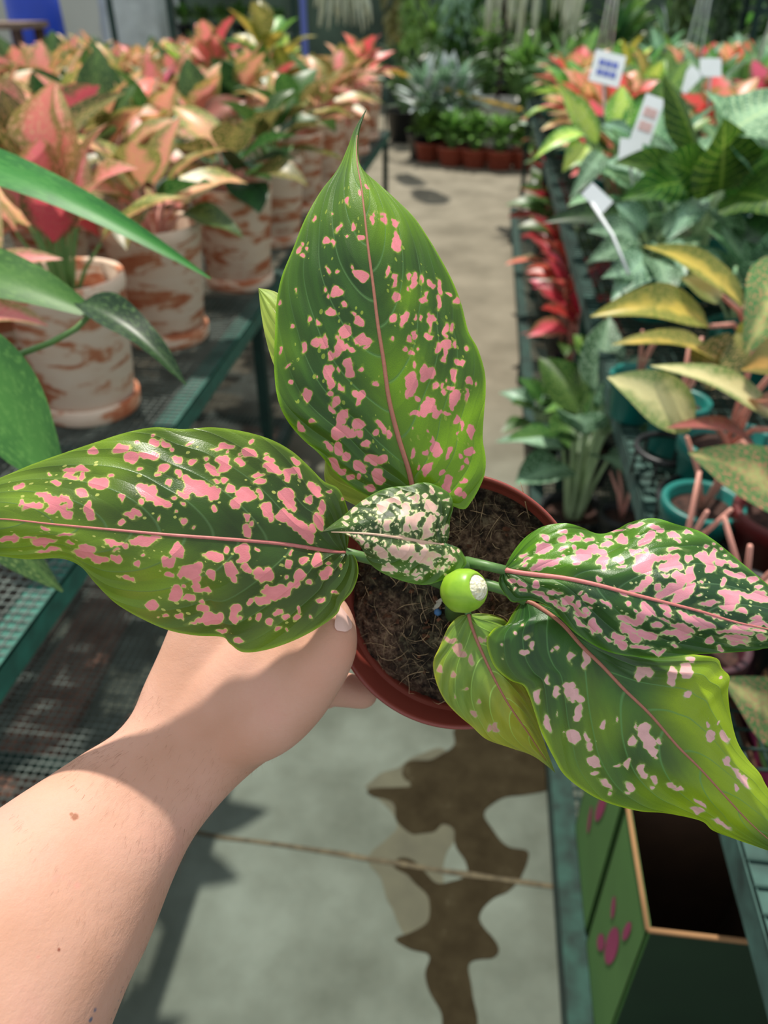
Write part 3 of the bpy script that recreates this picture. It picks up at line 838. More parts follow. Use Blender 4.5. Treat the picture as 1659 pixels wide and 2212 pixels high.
goldplant('cream and gold speckled aglaonema with pink stems in the nearest green pot', g1, [
    ((1500, 915, 1.12), (1312, 815, 1.08), .042, CN + UPW * .3, M['cream'], .10, .15, .08),
    ((1700, 930, 1.12), (1405, 790, 1.08), .032, CN * .4 + UPW, M['cream'], .10, .2, .1),
    ((1640, 975, 1.12), (1440, 925, 1.06), .022, CN * .2 + UPW - RT * .2, M['rosy'], .12, .3, .1),
    ((1740, 1090, 1.02), (1487, 978, 1.0), .044, CN + UPW * .3, M['mottled'], .10, .2, .1),
    ((1700, 770, 1.1), (1600, 800, 1.05), .03, CN + UPW * .2, M['gold'], .10, .3, .1),
    ((1690, 560, 1.12), (1608, 765, 1.08), .046, CN, M['mottled'], .10, .15, .1),
    ((1630, 860, 1.12), (1700, 900, 1.05), .03, CN + UPW * .2, M['rosy'], .10, .3, .1),
])
g2 = G(1600, 830, RZ + .003)
goldplant('gold and olive speckled aglaonema with drooping leaves, behind the cream speckled one', g2, [
    ((1605, 665, 1.38), (1390, 532, 1.35), .036, CN * .5 + UPW * .6, M['gold'], .10, .35, .1),
    ((1530, 705, 1.38), (1275, 684, 1.32), .042, CN * .6 + UPW * .5, M['gold'], .16, .35, .1),
    ((1560, 790, 1.33), (1322, 745, 1.27), .030, CN * .3 + UPW, M['gold'], .12, .3, .1),
    ((1600, 760, 1.33), (1700, 700, 1.27), .04, CN + UPW * .2, M['gold'], .10, .3, .1),
    ((1560, 640, 1.4), (1470, 600, 1.37), .028, CN, M['cream'], .10, .3, .1),
    ((1620, 800, 1.3), (1590, 720, 1.3), .05, CN, M['olive'], .10, .2, .1),
    ((1580, 800, 1.3), (1490, 760, 1.3), .05, CN, M['olive'], .05, .2, .1),
])
# one mottled leaf pushing in at the right edge beside the held plant
g4 = Vector(G(1760, 1480, RZ + .003))
goldplant('green and pink mottled plant cut off by the right edge, beside the big drooping leaf', g4, [
    ((1730, 1580, .93), (1560, 1465, .88), .040, CN + UPW * .2, M['mottled'], .08, .15, .08),
    ((1760, 1600, .93), (1720, 1720, .85), .030, CN, M['mottled'], .08, .15, .08),
], potr=.07, poth=.11)
# other green pots on the right bench, each with soil
def loosepot(px, py, r, h, mat, label, grp=None, cat='pot', z=RZ + .003):
    c = G(px, py, z)
    e = empty('plant_pot', c, label=label, cat=cat, group=grp)
    pot_mesh('body', r, h, mat, e, at=c, keep=True, rimh=.028)
    MB().lathe([(r * .92, h * .8), (r * .5, h * .83), (.001, h * .85)], 24, 0, c).build('soil', M['soil'], e, True)
    mb = MB()
    rr = random.Random(int(px))
    for k in range(3):
        a = rr.uniform(0, 6)
        mb.tube([c + Vector((0, 0, h * .8)), c + Vector((math.cos(a) * .02, math.sin(a) * .02, h + .05)), c + Vector((math.cos(a) * .05, math.sin(a) * .05, h + .11))], [.005, .004, .003], 6)
    mb.build('stem', M['stem_pink'], e, True)
    return e
loosepot(1445, 970, .055, .11, M['teal_pot'], 'small green pot between the bench rail and the nearest green pot')
loosepot(1362, 900, .055, .10, M['teal_pot'], 'green pot right behind the bench rail under the cream speckled leaf')
loosepot(1490, 1190, .060, .10, M['teal_pot'], 'green pot half hidden behind the held leaf, in front of the nearest green pot')
loosepot(1650, 1240, .070, .12, simple('dark_red_plastic', srgb(96, 26, 26), .45, .1), 'dark red pot with pink stems at the right edge')
loosepot(1560, 1420, .065, .11, M['black'], 'black pot beneath the held plant leaves on the right bench')
loosepot(1440, 1330, .060, .11, M['black'], 'black pot nearest the bench rail beneath the held leaves')
loosepot(1480, 1500, .055, .10, simple('dark_plum_plastic', srgb(60, 26, 34), .45, .1), 'plum coloured pot hidden mostly by the held leaves')

# black wire ring tray around the nearest green pots
tr = empty('carry_tray', G(1530, 1085, RZ), label='black plastic carry tray with ring holders around the green pots', cat='tray')
mb = MB()
for (c, r) in ((G(1535, 1085, RZ + .06), .082), (G(1445, 970, RZ + .06), .058), (G(1490, 1190, RZ + .06), .062)):
    pts = [c + Vector((math.cos(t) * r, math.sin(t) * r, 0)) for t in np.linspace(0, 2 * math.pi, 40)]
    mb.tube(pts, .006, 8, 0, False)
    for k in range(6):
        t = k * math.pi / 3
        q = c + Vector((math.cos(t) * r, math.sin(t) * r, 0))
        mb.tube([q, Vector((q.x, q.y, RZ + .004))], .003, 6)
mb.build('ring', M['black'], tr, True)
# round black weight with highlight under the held plant
loosepot(1330, 1180, .055, .11, M['black'], 'shiny black pot on the low shelf, above the top edge of the right held leaf', z=.33)

# ---- low shelf plants
def lowplant(px, py, d, mats, stem, seed, label, grp=None, L=.11, hw=.04, n=14, h=.14, potm='black', sc=1.0, up=(-.1, .9)):
    p_ = plant(seed, n, h, .09, L, hw, mats, stem, M[potm], .06, .10, False, True, up=up, rname='shelf_plant', label=label, cat='potted plant', group=grp)
    w = G(px, py, .205)
    put(p_, w, seed, sc)
    return p_
silver_pts = [(1215, 1130, 1), (1265, 1010, 2), (1180, 1010, 3)]
lowplant(1225, 1190, 0, [M['silver'], M['green_a'], M['silver']], M['stem_pale'], 71, 'silvery green plant on the low shelf just above the held pot rim', sc=1.5, L=.13, hw=.045, h=.24)
lowplant(1268, 1040, 0, [M['silver'], M['green_bright']], M['stem_pale'], 72, 'silvery green plant on the low shelf against the bench leg', sc=1.25, h=.20, L=.13, hw=.05)
lowplant(1165, 1000, 0, [M['silver'], M['green_a']], M['stem_pale'], 73, 'small silvery plant on the low shelf, nearest the aisle edge', sc=1.1, h=.16)
for k, (px, py, w) in enumerate([(1222, 840, 'nearest'), (1205, 780, 'second'), (1215, 720, 'third'), (1188, 670, 'fourth'), (1205, 625, 'fifth'), (1178, 585, 'sixth'), (1195, 560, 'seventh')]):
    lowplant(px + 8, py, 0, [M['red'], M['red'], M['pink_b'], M['green_a']] if k < 5 else [M['red'], M['green_a']], M['stem_pink'], 80 + k,
             'red leaved small plant on the low shelf, ' + w + ' along the aisle', 'red plants on the low shelf', sc=1.35 + .07 * k, L=.13, h=.16)
for k, (px, py, w) in enumerate([(1180, 520, 'first'), (1170, 485, 'second'), (1172, 455, 'third'), (1168, 430, 'fourth'), (1166, 410, 'fifth'), (1168, 392, 'sixth'), (1168, 378, 'seventh')]):
    lowplant(px + 22, py, 0, [[M['silver'], M['red']], [M['green_dark'], M['green_a']], [M['red'], M['green_a']]][k % 3], M['stem_pale'], 90 + k,
             ['silver and red', 'dark green', 'red and green'][k % 3] + ' small plant far along the low shelf, ' + w + ' beyond the red ones', 'distant plants on the low shelf', sc=1.5 + .1 * k)

# ---- rows of plants filling the right bench
kinds = [
    ([M['green_a'], M['green_dark'], M['green_bright']], M['stem_green'], 'green leaved plant', 'green'),
    ([M['pink_b'], M['pink_a'], M['salmon']], M['stem_pink'], 'coral red leaved plant', 'coral red'),
    ([M['silver'], M['dieff']], M['stem_pale'], 'silver green leaved plant', 'silver green'),
    ([M['lime'], M['green_bright'], M['gold']], M['stem_pale'], 'yellow green leaved plant', 'yellow green'),
]
rp = []
for k, (mm, st, lab, g) in enumerate(kinds):
    rp.append(plant(120 + k, 16, .2, .14, .16, .05, mm, st, M['teal_pot'], .075, .13, up=(-.1, 1.0), rname='potted_plant'))
used = [False] * 4
def place_r(k, x, y, sc, lab, z=RZ + .003):
    rz = random.uniform(0, 6)
    kw = dict(label=kinds[k][2] + lab, cat='potted plant', group=kinds[k][3] + ' plants packed on the right bench')
    if not used[k]:
        used[k] = True; tag(put(rp[k], (x, y, z), rz, sc), **kw)
    else: copy_tree(rp[k], (x, y, z), rz, sc, **kw)
random.seed(12)
for r in range(6):
    cnt = 0
    for c in range(17):
        x = .50 + r * .38 + random.uniform(-.05, .05); y = 2.15 + c * .32 + random.uniform(-.05, .05)
        if x > .52 * y + .55 or y > 6.9: continue
        if y < 3.0: k = random.choice([0, 0, 2, 2, 3])
        elif y < 4.3: k = random.choice([1, 1, 2, 0]) if x < 1.4 else random.choice([0, 2, 3, 1])
        else: k = random.choice([1, 0, 0, 2, 3])
        place_r(k, x, y, random.uniform(1.0, 1.25), ' on right bench, ' + ORD[r] + ' row from aisle, ' + ORD[cnt] + ' from near end'); cnt += 1
for q, (x, y, k) in enumerate([(.92, 1.75, 0), (1.2, 1.9, 2), (1.05, 1.45, 0), (.62, 1.83, 2), (1.3, 1.55, 0), (.85, 1.5, 0)]):
    place_r(k, x, y, .85, ' under the big pale veined leaves, ' + ORD[q] + ' from the near corner')

# ---- cartons on the low shelf, near right
def panel(mb, corners, th, n, mi=0):
    q = [Vector(c) for c in corners]
    mb.add(q + [c + Vector(n) * th for c in q], [(3, 2, 1, 0), (4, 5, 6, 7)] + [(i, (i + 1) % 4, 4 + (i + 1) % 4, 4 + i) for i in range(4)], mi, None, False)
def carton(name, x0, x1, y0, y1, z0, z1, label, side, patches, pside):
    e = empty(name, ((x0 + x1) / 2, (y0 + y1) / 2, z0), label=label, cat='box')
    t = .004
    mb = MB(); mb.box((x0 + t / 2, (y0 + y1) / 2, (z0 + z1) / 2), (t, y1 - y0, z1 - z0)); mb.build('side_panel', side, e, True)
    mb = MB(); mb.box(((x0 + x1) / 2, y0 + t / 2, (z0 + z1) / 2), (x1 - x0, t, z1 - z0)); mb.build('end_panel', M['boxshade'], e, True)
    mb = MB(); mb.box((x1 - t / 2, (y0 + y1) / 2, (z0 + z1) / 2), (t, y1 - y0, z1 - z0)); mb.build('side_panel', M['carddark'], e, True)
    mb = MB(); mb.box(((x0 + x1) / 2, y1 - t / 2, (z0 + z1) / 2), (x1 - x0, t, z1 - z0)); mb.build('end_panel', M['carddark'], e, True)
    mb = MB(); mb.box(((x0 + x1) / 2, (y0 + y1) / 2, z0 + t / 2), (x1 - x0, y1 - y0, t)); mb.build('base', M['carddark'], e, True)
    mb = MB()
    for (xa, ya, za, xb, yb, zb) in ((x0, y0, z1, x0, y1, z1), (x0, y0, z1, x1, y0, z1)):
        mb.tube([(xa, ya, za), (xb, yb, zb)], .0035, 6)
    mb.build('cut_edge', M['card'], e, True)
    # printed leaf shapes on the aisle side
    mb = MB()
    for (py, pz, ry, rz, an) in patches:
        vs = [(x0 - .0012, py, pz)]
        for k in range(20):
            a = k * math.pi / 10
            u = math.cos(a) * ry; v = math.sin(a) * rz
            vs.append((x0 - .0012, py + u * math.cos(an) - v * math.sin(an), pz + u * math.sin(an) + v * math.cos(an)))
        mb.add(vs, [(0, 1 + k, 1 + (k + 1) % 20) for k in range(20)], 0, None, False)
    if patches: mb.build('print', pside, e, True)
    return e
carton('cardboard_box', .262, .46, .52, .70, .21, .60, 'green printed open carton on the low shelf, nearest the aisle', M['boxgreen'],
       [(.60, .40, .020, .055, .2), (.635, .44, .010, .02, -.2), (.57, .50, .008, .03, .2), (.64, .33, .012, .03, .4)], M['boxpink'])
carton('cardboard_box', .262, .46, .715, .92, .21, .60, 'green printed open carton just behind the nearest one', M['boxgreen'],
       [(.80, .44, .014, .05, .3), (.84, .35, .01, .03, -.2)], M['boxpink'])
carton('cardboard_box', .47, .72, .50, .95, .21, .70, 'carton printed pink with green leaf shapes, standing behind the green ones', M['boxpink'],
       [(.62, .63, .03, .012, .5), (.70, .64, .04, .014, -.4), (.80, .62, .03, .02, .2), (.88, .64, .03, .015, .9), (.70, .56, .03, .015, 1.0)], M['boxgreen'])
e = empty('black_tray', (.36, .34, .21), label='black plastic tray on the low shelf at the bottom right corner', cat='tray')
MB().lathe([(.001, 0), (.11, 0), (.13, .10), (.134, .10), (.136, .108), (.128, .11), (.124, .10), (.105, .006), (.001, .006)], 48, 0, (.375, .33, .209)).build('body', M['black'], e, True)

# ================================================================== FAR BACKGROUND
# row of terracotta pots of low green plants on the floor at the end of the aisle
rowp = None
for k, (px, py) in enumerate([(925, 346), (975, 356), (1025, 360), (1078, 364), (1132, 364), (1186, 362)]):
    w = G(px, py, 0.002)
    if rowp is None:
        rowp = plant(200, 44, .20, .17, .15, .035, [M['green_bright'], M['green_a']], M['stem_green'], M['brown_pot'], .13, .15, up=(-.2, 1.1), rname='floor_plant',
                     label='bushy green plant in a brown pot on the floor, ' + ORD[k] + ' from left', cat='potted plant', group='green plants in brown pots on the floor')
        put(rowp, w, 0, 1.2)
    else: copy_tree(rowp, w, k * 1.3, 1.2, label='bushy green plant in a brown pot on the floor, ' + ORD[k] + ' from left')
wp = G(1066, 338, 0.002) + Vector((0, .42, 0))
e = empty('tall_planter', wp, label='large pale square planter with a dark leaved plant behind the row of small pots', cat='planter')
mb = MB()
h = .52
a, b2 = .23, .17
for (sgx, sgy) in ((1, 0), (-1, 0), (0, 1), (0, -1)):
    if sgx:
        panel(mb, [wp + Vector((sgx * b2, -b2, 0)), wp + Vector((sgx * b2, b2, 0)), wp + Vector((sgx * a, a, h)), wp + Vector((sgx * a, -a, h))], .02, (-sgx, 0, 0))
    else:
        panel(mb, [wp + Vector((-b2, sgy * b2, 0)), wp + Vector((b2, sgy * b2, 0)), wp + Vector((a, sgy * a, h)), wp + Vector((-a, sgy * a, h))], .02, (0, -sgy, 0))
mb.build('body', M['planter'], e, True)
MB().box(wp + Vector((0, 0, h - .05)), (.38, .38, .02)).build('soil', M['soil'], e, True)
MB().tube([wp + Vector((0, 0, h - .04)), wp + Vector((.03, 0, 1.2)), wp + Vector((.0, 0, 1.6))], [.02, .016, .01], 8).build('stem', simple('dark_burgundy_stem', srgb(58, 38, 44), .7), e, True)
mb = MB(); rr = random.Random(5)
for k in range(22):
    az = rr.uniform(0, 6.28); z = rr.uniform(1.0, 1.62); el = rr.uniform(-.1, 1.0)
    bb = wp + Vector((0, 0, z)); dv = Vector((math.cos(az) * math.cos(el), math.sin(az) * math.cos(el), math.sin(el)))
    blade(mb, bb, bb + dv * .4, .035, Vector((0, 0, 1)), .1, .2, 0, 6, 1)
mb.build('foliage', bgleaf('burgundy_leaf', srgb(40, 34, 34), srgb(70, 40, 50), srgb(60, 70, 50), .4), e, True)

shrub_mats = [
    ([M['silver'], M['silver'], M['white']], 'silvery'), ([M['green_dark'], M['green_a']], 'dark green'), ([M['green_a'], M['green_bright']], 'fresh green')]
shr = []
for k, (mm, w_) in enumerate(shrub_mats):
    p_ = plant(210 + k, 60, .55, .30, .22, .035, mm, M['stem_green'], M['black'], .17, .26, up=(-.2, 1.2), nu=5, nv=1, rname='shrub')
    shr.append(p_)
us = [False] * 3
def place_s(k, x, y, sc, lab):
    rz = random.uniform(0, 6)
    kw = dict(label=shrub_mats[k][1] + lab, cat='shrub', group=shrub_mats[k][1] + ' shrubs at the back')
    if not us[k]: us[k] = True; tag(put(shr[k], (x, y, .002), rz, sc), **kw)
    else: copy_tree(shr[k], (x, y, .002), rz, sc, **kw)
random.seed(31)
for (px, py, w) in [(915, 338, 'left'), (955, 333, 'middle'), (988, 333, 'right')]:
    q = G(px, py, 0); place_s(0, q.x, q.y - .15, 1.0, ' shrub behind the row of brown pots, ' + w + ' of the three left of the planter')
for r in range(3):
    for c in range(13):
        x = -1.0 + c * .7 + random.uniform(-.1, .1) + r * .3; y = 10.2 + r * .9 + random.uniform(-.1, .1)
        place_s(random.choice([1, 1, 2, 2, 0]), x, y, random.uniform(1.15, 1.45) + r * .14, ' shrub at the back of the hall, ' + ORD[r] + ' row, ' + ORD[c] + ' from left')
for c in range(7):
    place_s(random.choice([1, 2]), 1.55 + c * .55, 8.95 + random.uniform(-.1, .1), random.uniform(.85, 1.05), ' shrub in front of the steel racks, ' + ORD[c] + ' from left')

# plant racks at the back
def rack(x0, x1, y, zs, label, name='plant_rack'):
    e = empty(name, ((x0 + x1) / 2, y, 0), label=label, cat='rack')
    for x in (x0, x1):
        for yy in (y - .2, y + .2):
            MB().box((x, yy, .95), (.05, .05, 1.9)).build('post', M['dark_paint'], e, True)
    for z in zs:
        MB().box(((x0 + x1) / 2, y, z), (x1 - x0, .46, .04)).build('shelf', M['dark_paint'], e, True)
    return e
rack(2.2, 4.6, 8.2, (1.02, 1.38), 'dark green steel rack of small green plants, top right at the back')
rack(4.9, 6.8, 8.4, (.7, 1.2), 'dark green steel rack at the far right corner')
rack(-3.3, -2.0, 9.3, (.7, 1.1, 1.5), 'dark green steel rack behind the pink plants')
tray = []
sm = plant(230, 24, .10, .10, .11, .03, [M['green_bright'], M['green_a']], M['stem_green'], M['black'], .07, .09, nu=4, nv=1, rname='seedling_pot',
           label='small green plant in a black pot on the back rack', cat='potted plant', group='small green plants on the back racks')
f_ = True
for rk, (z, y, xs) in enumerate( ((1.042, 8.1, np.arange(2.35, 4.5, .19)), (1.402, 8.1, np.arange(2.35, 4.5, .19)), (1.042, 8.3, np.arange(2.42, 4.5, .19)), (.722, 8.3, np.arange(5.0, 6.7, .22)), (1.222, 8.3, np.arange(5.0, 6.7, .22)), (1.122, 9.2, np.arange(-3.2, -2.05, .2)), (.722, 9.2, np.arange(-3.2, -2.05, .2)))):
    for xk, x in enumerate(xs):
        lb_ = 'small green potted plant on the ' + ['lower front', 'upper front', 'lower rear', 'far right lower', 'far right upper', 'left rack upper', 'left rack lower'][rk] + ' shelf, ' + ORD[xk] + ' from left'
        if f_: put(sm, (x, y, z), 0, 1.0); f_ = False; tag(sm, lb_)
        else: copy_tree(sm, (x, y, z), random.uniform(0, 6), random.uniform(.9, 1.25), label=lb_)

# yellow chain across the aisle
e = empty('barrier_chain', P(840, 150, 6.6), label='yellow plastic chain strung across the far end of the aisle', cat='chain')
ca, cb = P(832, 147, 8.0), P(1128, 238, 8.0)
mb = MB()
n = 58
for i in range(n):
    t = (i + .5) / n
    c = ca.lerp(cb, t) - Vector((0, 0, 0.02 * math.sin(math.pi * t)))
    dx = (cb - ca).normalized()
    up = Vector((0, 0, 1)) if i % 2 else dx.cross(Vector((0, 0, 1))).normalized()
    up = (up - dx * up.dot(dx)).normalized()
    ring = [c + dx * (math.cos(a) * .026) + up * (math.sin(a) * .016) for a in np.linspace(0, 2 * math.pi, 13)]
    mb.tube(ring, .0055, 5, 0, False)
mb.build('links', M['yellow'], e, True)
for q, nm in ((ca, 'hook'), (cb, 'hook')):
    MB().tube([q, q + Vector((0, 0, .02)), Vector((q.x, q.y, 0))], [.006, .012, .012], 8).build('post', M['dark_paint'], e, True)

# hanging baskets of orchid roots
def roots(px, py, d, n, spread, ln, label, seed):
    c = P(px, py, d); c.z = 1.86
    e = empty('hanging_orchid', c, label=label, cat='hanging plant')
    MB().lathe([(.001, 0), (.09, 0), (.11, .09), (.115, .09), (.1, .01), (.001, .01)], 16, 0, c).build('basket', M['wood'], e, True)
    mb = MB(); rr = random.Random(seed)
    for k in range(3):
        a = k * 2.1
        mb.tube([c + Vector((math.cos(a) * .1, math.sin(a) * .1, .09)), c + Vector((0, 0, .5))], .003, 5)
    mb.build('hanger', M['mesh'], e, True)
    mb = MB()
    for k in range(n):
        x = rr.uniform(-spread, spread); y = rr.uniform(-.06, .06); l = ln * rr.uniform(.75, 1.05)
        pts = [c + Vector((x * .5, y, .02))]
        for j in range(1, 6):
            pts.append(c + Vector((x * (.5 + .1 * j) + rr.uniform(-.01, .01), y + rr.uniform(-.01, .01), -l * j / 5)))
        mb.tube(pts, [.013, .015, .015, .014, .012, .006], 6)
    mb.build('root', M['root'], e, True)['kind'] = 'stuff'
    mb = MB()
    for k in range(16):
        az = rr.uniform(0, 6.28)
        blade(mb, c + Vector((0, 0, .06)), c + Vector((math.cos(az) * .25, math.sin(az) * .25, rr.uniform(.1, .35))), .02, UPW, .1, .2, 0, 6, 1)
    mb.build('foliage', M['green_a'], e, True)
    return e
roots(1078, 30, 5.6, 9, .09, .60, 'hanging orchid with pale roots dangling, leftmost at the top', 1)
roots(1130, 30, 5.6, 14, .13, .68, 'hanging orchid with the thickest bunch of pale dangling roots', 2)
roots(1205, 30, 5.4, 5, .06, .58, 'hanging orchid with few pale dangling roots, right of the thick bunch', 3)
roots(1240, 30, 5.4, 6, .07, .70, 'hanging orchid with pale dangling roots, rightmost at the top', 4)
roots(740, 10, 6.2, 34, .24, .60, 'hanging plant with a wide fringe of pale strands above the pink plants', 6)
# hanging green columns of trailing foliage
def trail(px, d, z0, w, mat, label, seed):
    c = P(px, 20, d); c.z = 1.95
    e = empty('trailing_plant', c, label=label, cat='hanging plant')
    MB().lathe([(.001, 0), (.09, 0), (.12, .12), (.125, .12), (.1, .01), (.001, .01)], 16, 0, c).build('basket', M['black'], e, True)
    mb = MB(); rr = random.Random(seed)
    for k in range(230):
        a = rr.uniform(0, 6.28); r = w * math.sqrt(rr.random()); z = rr.uniform(z0, 1.98)
        r *= .5 + .5 * (z - z0) / (1.98 - z0)
        b = Vector((c.x + math.cos(a) * r, c.y + math.sin(a) * r, z))
        blade(mb, b, b + Vector((math.cos(a) * .06, math.sin(a) * .06, -rr.uniform(.06, .14))), .022, Vector((math.cos(a), math.sin(a), .3)), .1, .2, 0, 3, 1)
    mb.build('foliage', mat, e, True)
trail(893, 6.6, 1.12, .13, M['green_bright'], 'tall hanging column of light green trailing leaves above the aisle', 11)
trail(850, 7.2, 1.15, .10, M['olive'], 'hanging column of olive and yellow leaves left of the light green one', 12)
trail(985, 8.6, 1.05, .28, M['silver'], 'broad hanging mass of pale grey green trailing leaves beyond the aisle', 13)
trail(1480, 6.2, 1.15, .14, M['green_a'], 'dense green hanging column near the top right', 14)
trail(1570, 6.6, 1.2, .12, M['green_dark'], 'dark green hanging column nearest the top right corner', 15)
# hanger wires seen top right
for (px, d, lab) in ((1300, 5.2, 'pair of pale hanger wires left of the small racks'), (1490, 4.6, 'pair of pale hanger wires in front of the small racks'), (1655, 3.8, 'pale hanger wire at the right edge')):
    c = P(px, 60, d)
    e = empty('pot_hanger', Vector((c.x, c.y, 1.2)), label=lab, cat='hanger')
    b_ = P(px, 150, d)
    mb = MB()
    for k in (-1, 0, 1):
        mb.tube([Vector((b_.x + k * .05, b_.y, b_.z)), Vector((b_.x + .02, b_.y + .02, 1.95))], .006, 5)
    mb.build('wire', M['tagwhite'], e, True)
    MB().lathe([(.001, -.12), (.06, -.12), (.075, 0), (.08, 0), (.065, -.11), (.001, -.11)], 16, 0, (b_.x, b_.y, b_.z)).build('pot', M['brown_pot'] if px != 1490 else M['blue'], e, True)

# top left: blue drum, table, wrapped stack
w = G(70, 330, 0)
w = Vector((P(72, 20, 8.2).x, P(72, 20, 8.2).y, 0))
e = empty('blue_barrel', w, label='blue plastic barrel standing at the top left behind the pink plants', cat='barrel')
MB().lathe([(.001, 0), (.24, 0), (.27, .05), (.28, .3), (.265, .33), (.28, .36), (.285, .9), (.27, .93), (.285, .96), (.27, 1.6), (.2, 1.66), (.001, 1.67)], 40, 0, w + Vector((0, 0, .002))).build('body', M['blue'], e, True)
w2 = P(20, 60, 6.9)
e = empty('wooden_table', Vector((w2.x, w2.y, 0)), label='grey wooden table in front of the blue barrel', cat='table')
MB().box((w2.x - .25, w2.y, w2.z + .02), (1.0, .5, .05)).build('tabletop', M['wood'], e, True)
for dx in (-.68, .2):
    for dy in (-.2, .2):
        MB().box((w2.x - .25 + dx + .22, w2.y + dy, w2.z / 2), (.07, .07, w2.z - .01)).build('leg', simple('dark_wood', srgb(70, 50, 44), .8), e, True)
w3 = P(305, 20, 8.6)
e = empty('wrapped_pallet', Vector((w3.x, w3.y, 0)), label='tall stack wrapped in white plastic behind the pink plants', cat='pallet')
mb = MB()
nx, nz = 14, 26
vs = []; rr = random.Random(3)
for face in range(4):
    pass
ring = 40
for i in range(nz + 1):
    z = .14 + 1.45 * i / nz
    for k in range(ring):
        t = 2 * math.pi * k / ring
        c_, s_ = math.cos(t), math.sin(t)
        m_ = max(abs(c_), abs(s_)) ** .85
        r = .36 / m_ * (1 + .03 * math.sin(t * 13 + i * .4) + rr.uniform(-.012, .012))
        vs.append((w3.x + c_ * r, w3.y + s_ * r, z))
fs = [(i * ring + k, i * ring + (k + 1) % ring, (i + 1) * ring + (k + 1) % ring, (i + 1) * ring + k) for i in range(nz) for k in range(ring)]
fs.append(tuple(nz * ring + k for k in range(ring))); fs.append(tuple(range(ring))[::-1])
mb.add(vs, fs); mb.build('wrap', M['white'], e, True)
MB().box((w3.x, w3.y, .07), (.8, .8, .135)).build('base', M['wood'], e, True)
for (px, d, lab, mt) in ((238, 8.0, 'dark green steel post left of the white wrapped stack', M['dark_paint']), (372, 7.9, 'grey green steel post right of the white wrapped stack', M['mesh']), (655, 7.0, 'thin pale blue post rising behind the pink plants', M['tagblue'])):
    c = P(px, 20, d)
    o = MB().box((0, 0, 1.25), (.05, .05, 2.5)).build('steel_post', mt)
    o.location = (c.x, c.y, .001); tag(o, lab, 'post')

# ================================================================== THE HELD PLANT
HC = P(978, 1299, .40)
hero = empty('potted_aglaonema', HC, label='pink spotted aglaonema in a small brown pot, held up in the hand', cat='potted plant')
PR = .0662
ray = (P(978, 1299, 1) - CAM).normalized()
AX = (-ray + (RT * -.16 + DN * .15)).normalized()
Q = AX.to_track_quat('Z', 'Y')
mpot, nt_, b_ = newmat('red_brown_pot_plastic')
b_.inputs['Base Color'].default_value = srgb(140, 64, 54); b_.inputs['Roughness'].default_value = .32
prof = [(.001, -.116), (.042, -.116), (.045, -.112), (.0600, -.020), (.0604, -.016), (.0640, -.015), (PR, -.001), (PR + .0009, .0006), (PR + .0002, .0014), (PR - .0010, .001),
        (PR - .0016, -.001), (.0630, -.012), (.0612, -.020), (.0440, -.110), (.001, -.112)]
MB().lathe(prof, 128, 0, HC, Q).build('pot', mpot, hero, True)

# soil: lumpy disc
msoil, nt_, b_ = newmat('peat_soil')
tc_ = N(nt_, 'ShaderNodeTexCoord').outputs['Object']
f1 = noise(nt_, tc_, 190, 6, .72); f2 = noise(nt_, tc_, 22, 3, .5)
c_ = ramp(nt_, f1, [(.36, srgb(34, 24, 18)), (.47, srgb(104, 78, 62)), (.58, srgb(164, 132, 108)), (.7, srgb(206, 180, 150))])
c2_ = ramp(nt_, f1, [(.36, srgb(24, 20, 16)), (.5, srgb(70, 58, 46)), (.6, srgb(118, 110, 86)), (.74, srgb(160, 148, 116))])
nt_.links.new(mix(nt_, ramp(nt_, f2, [(.42, (0, 0, 0, 1)), (.58, (1, 1, 1, 1))]), c2_, c_), b_.inputs['Base Color'])
b_.inputs['Roughness'].default_value = .95
bump(nt_, b_, f1, 1.0, .006)
SR = .0608
SOILZ = -.0165
n = 230
gx, gy = np.meshgrid(np.linspace(-SR, SR, n), np.linspace(-SR, SR, n))
rr_ = np.hypot(gx, gy)
hz = sum(vnoise((gx + 1) * f, (gy + 1) * f, k) * a for k, (f, a) in enumerate([(45, .0060), (130, .0040), (330, .0026), (700, .0014), (1300, .0007)])) - .0075
hz = hz - np.clip((rr_ - .050) / .010, 0, 1) * .004
idx = -np.ones((n, n), dtype=int); vs = []
for i in range(n):
    for j in range(n):
        if rr_[i, j] <= SR:
            idx[i, j] = len(vs)
            vs.append(HC + Q @ Vector((gx[i, j], gy[i, j], SOILZ + hz[i, j])))
fs = []
for i in range(n - 1):
    for j in range(n - 1):
        a = (idx[i, j], idx[i, j + 1], idx[i + 1, j + 1], idx[i + 1, j])
        if min(a) >= 0: fs.append(a)
MB().add(vs, fs).build('soil', msoil, hero, True)
# fine roots and fibres over the soil, bark bits
mb = MB(); rr = random.Random(21)
for k in range(330):
    r = SR * .93 * math.sqrt(rr.random()); a = rr.uniform(0, 2 * math.pi)
    x, y = r * math.cos(a), r * math.sin(a)
    l = rr.uniform(.005, .019); th = rr.uniform(0, 6.28); cv = rr.choice([rr.uniform(-.5, .5), rr.uniform(-.5, .5), rr.uniform(-1.4, 1.4)])
    pts = []; rad = []
    R_ = rr.choice([.00007, .00009, .00012, .0002])
    for j in range(6):
        t = j / 5
        x2 = x + math.cos(th) * l * t; y2 = y + math.sin(th) * l * t
        th += cv * .2
        rq = math.hypot(x2, y2)
        if rq > SR * .97: x2 *= SR * .97 / rq; y2 *= SR * .97 / rq
        z = SOILZ + .0005 + rr.uniform(0, .0014) + math.sin(math.pi * t) * l * rr.uniform(.0, .3)
        pts.append(HC + Q @ Vector((x2, y2, z))); rad.append(R_ * (1 - .5 * t))
    mb.tube(pts, rad, 4)
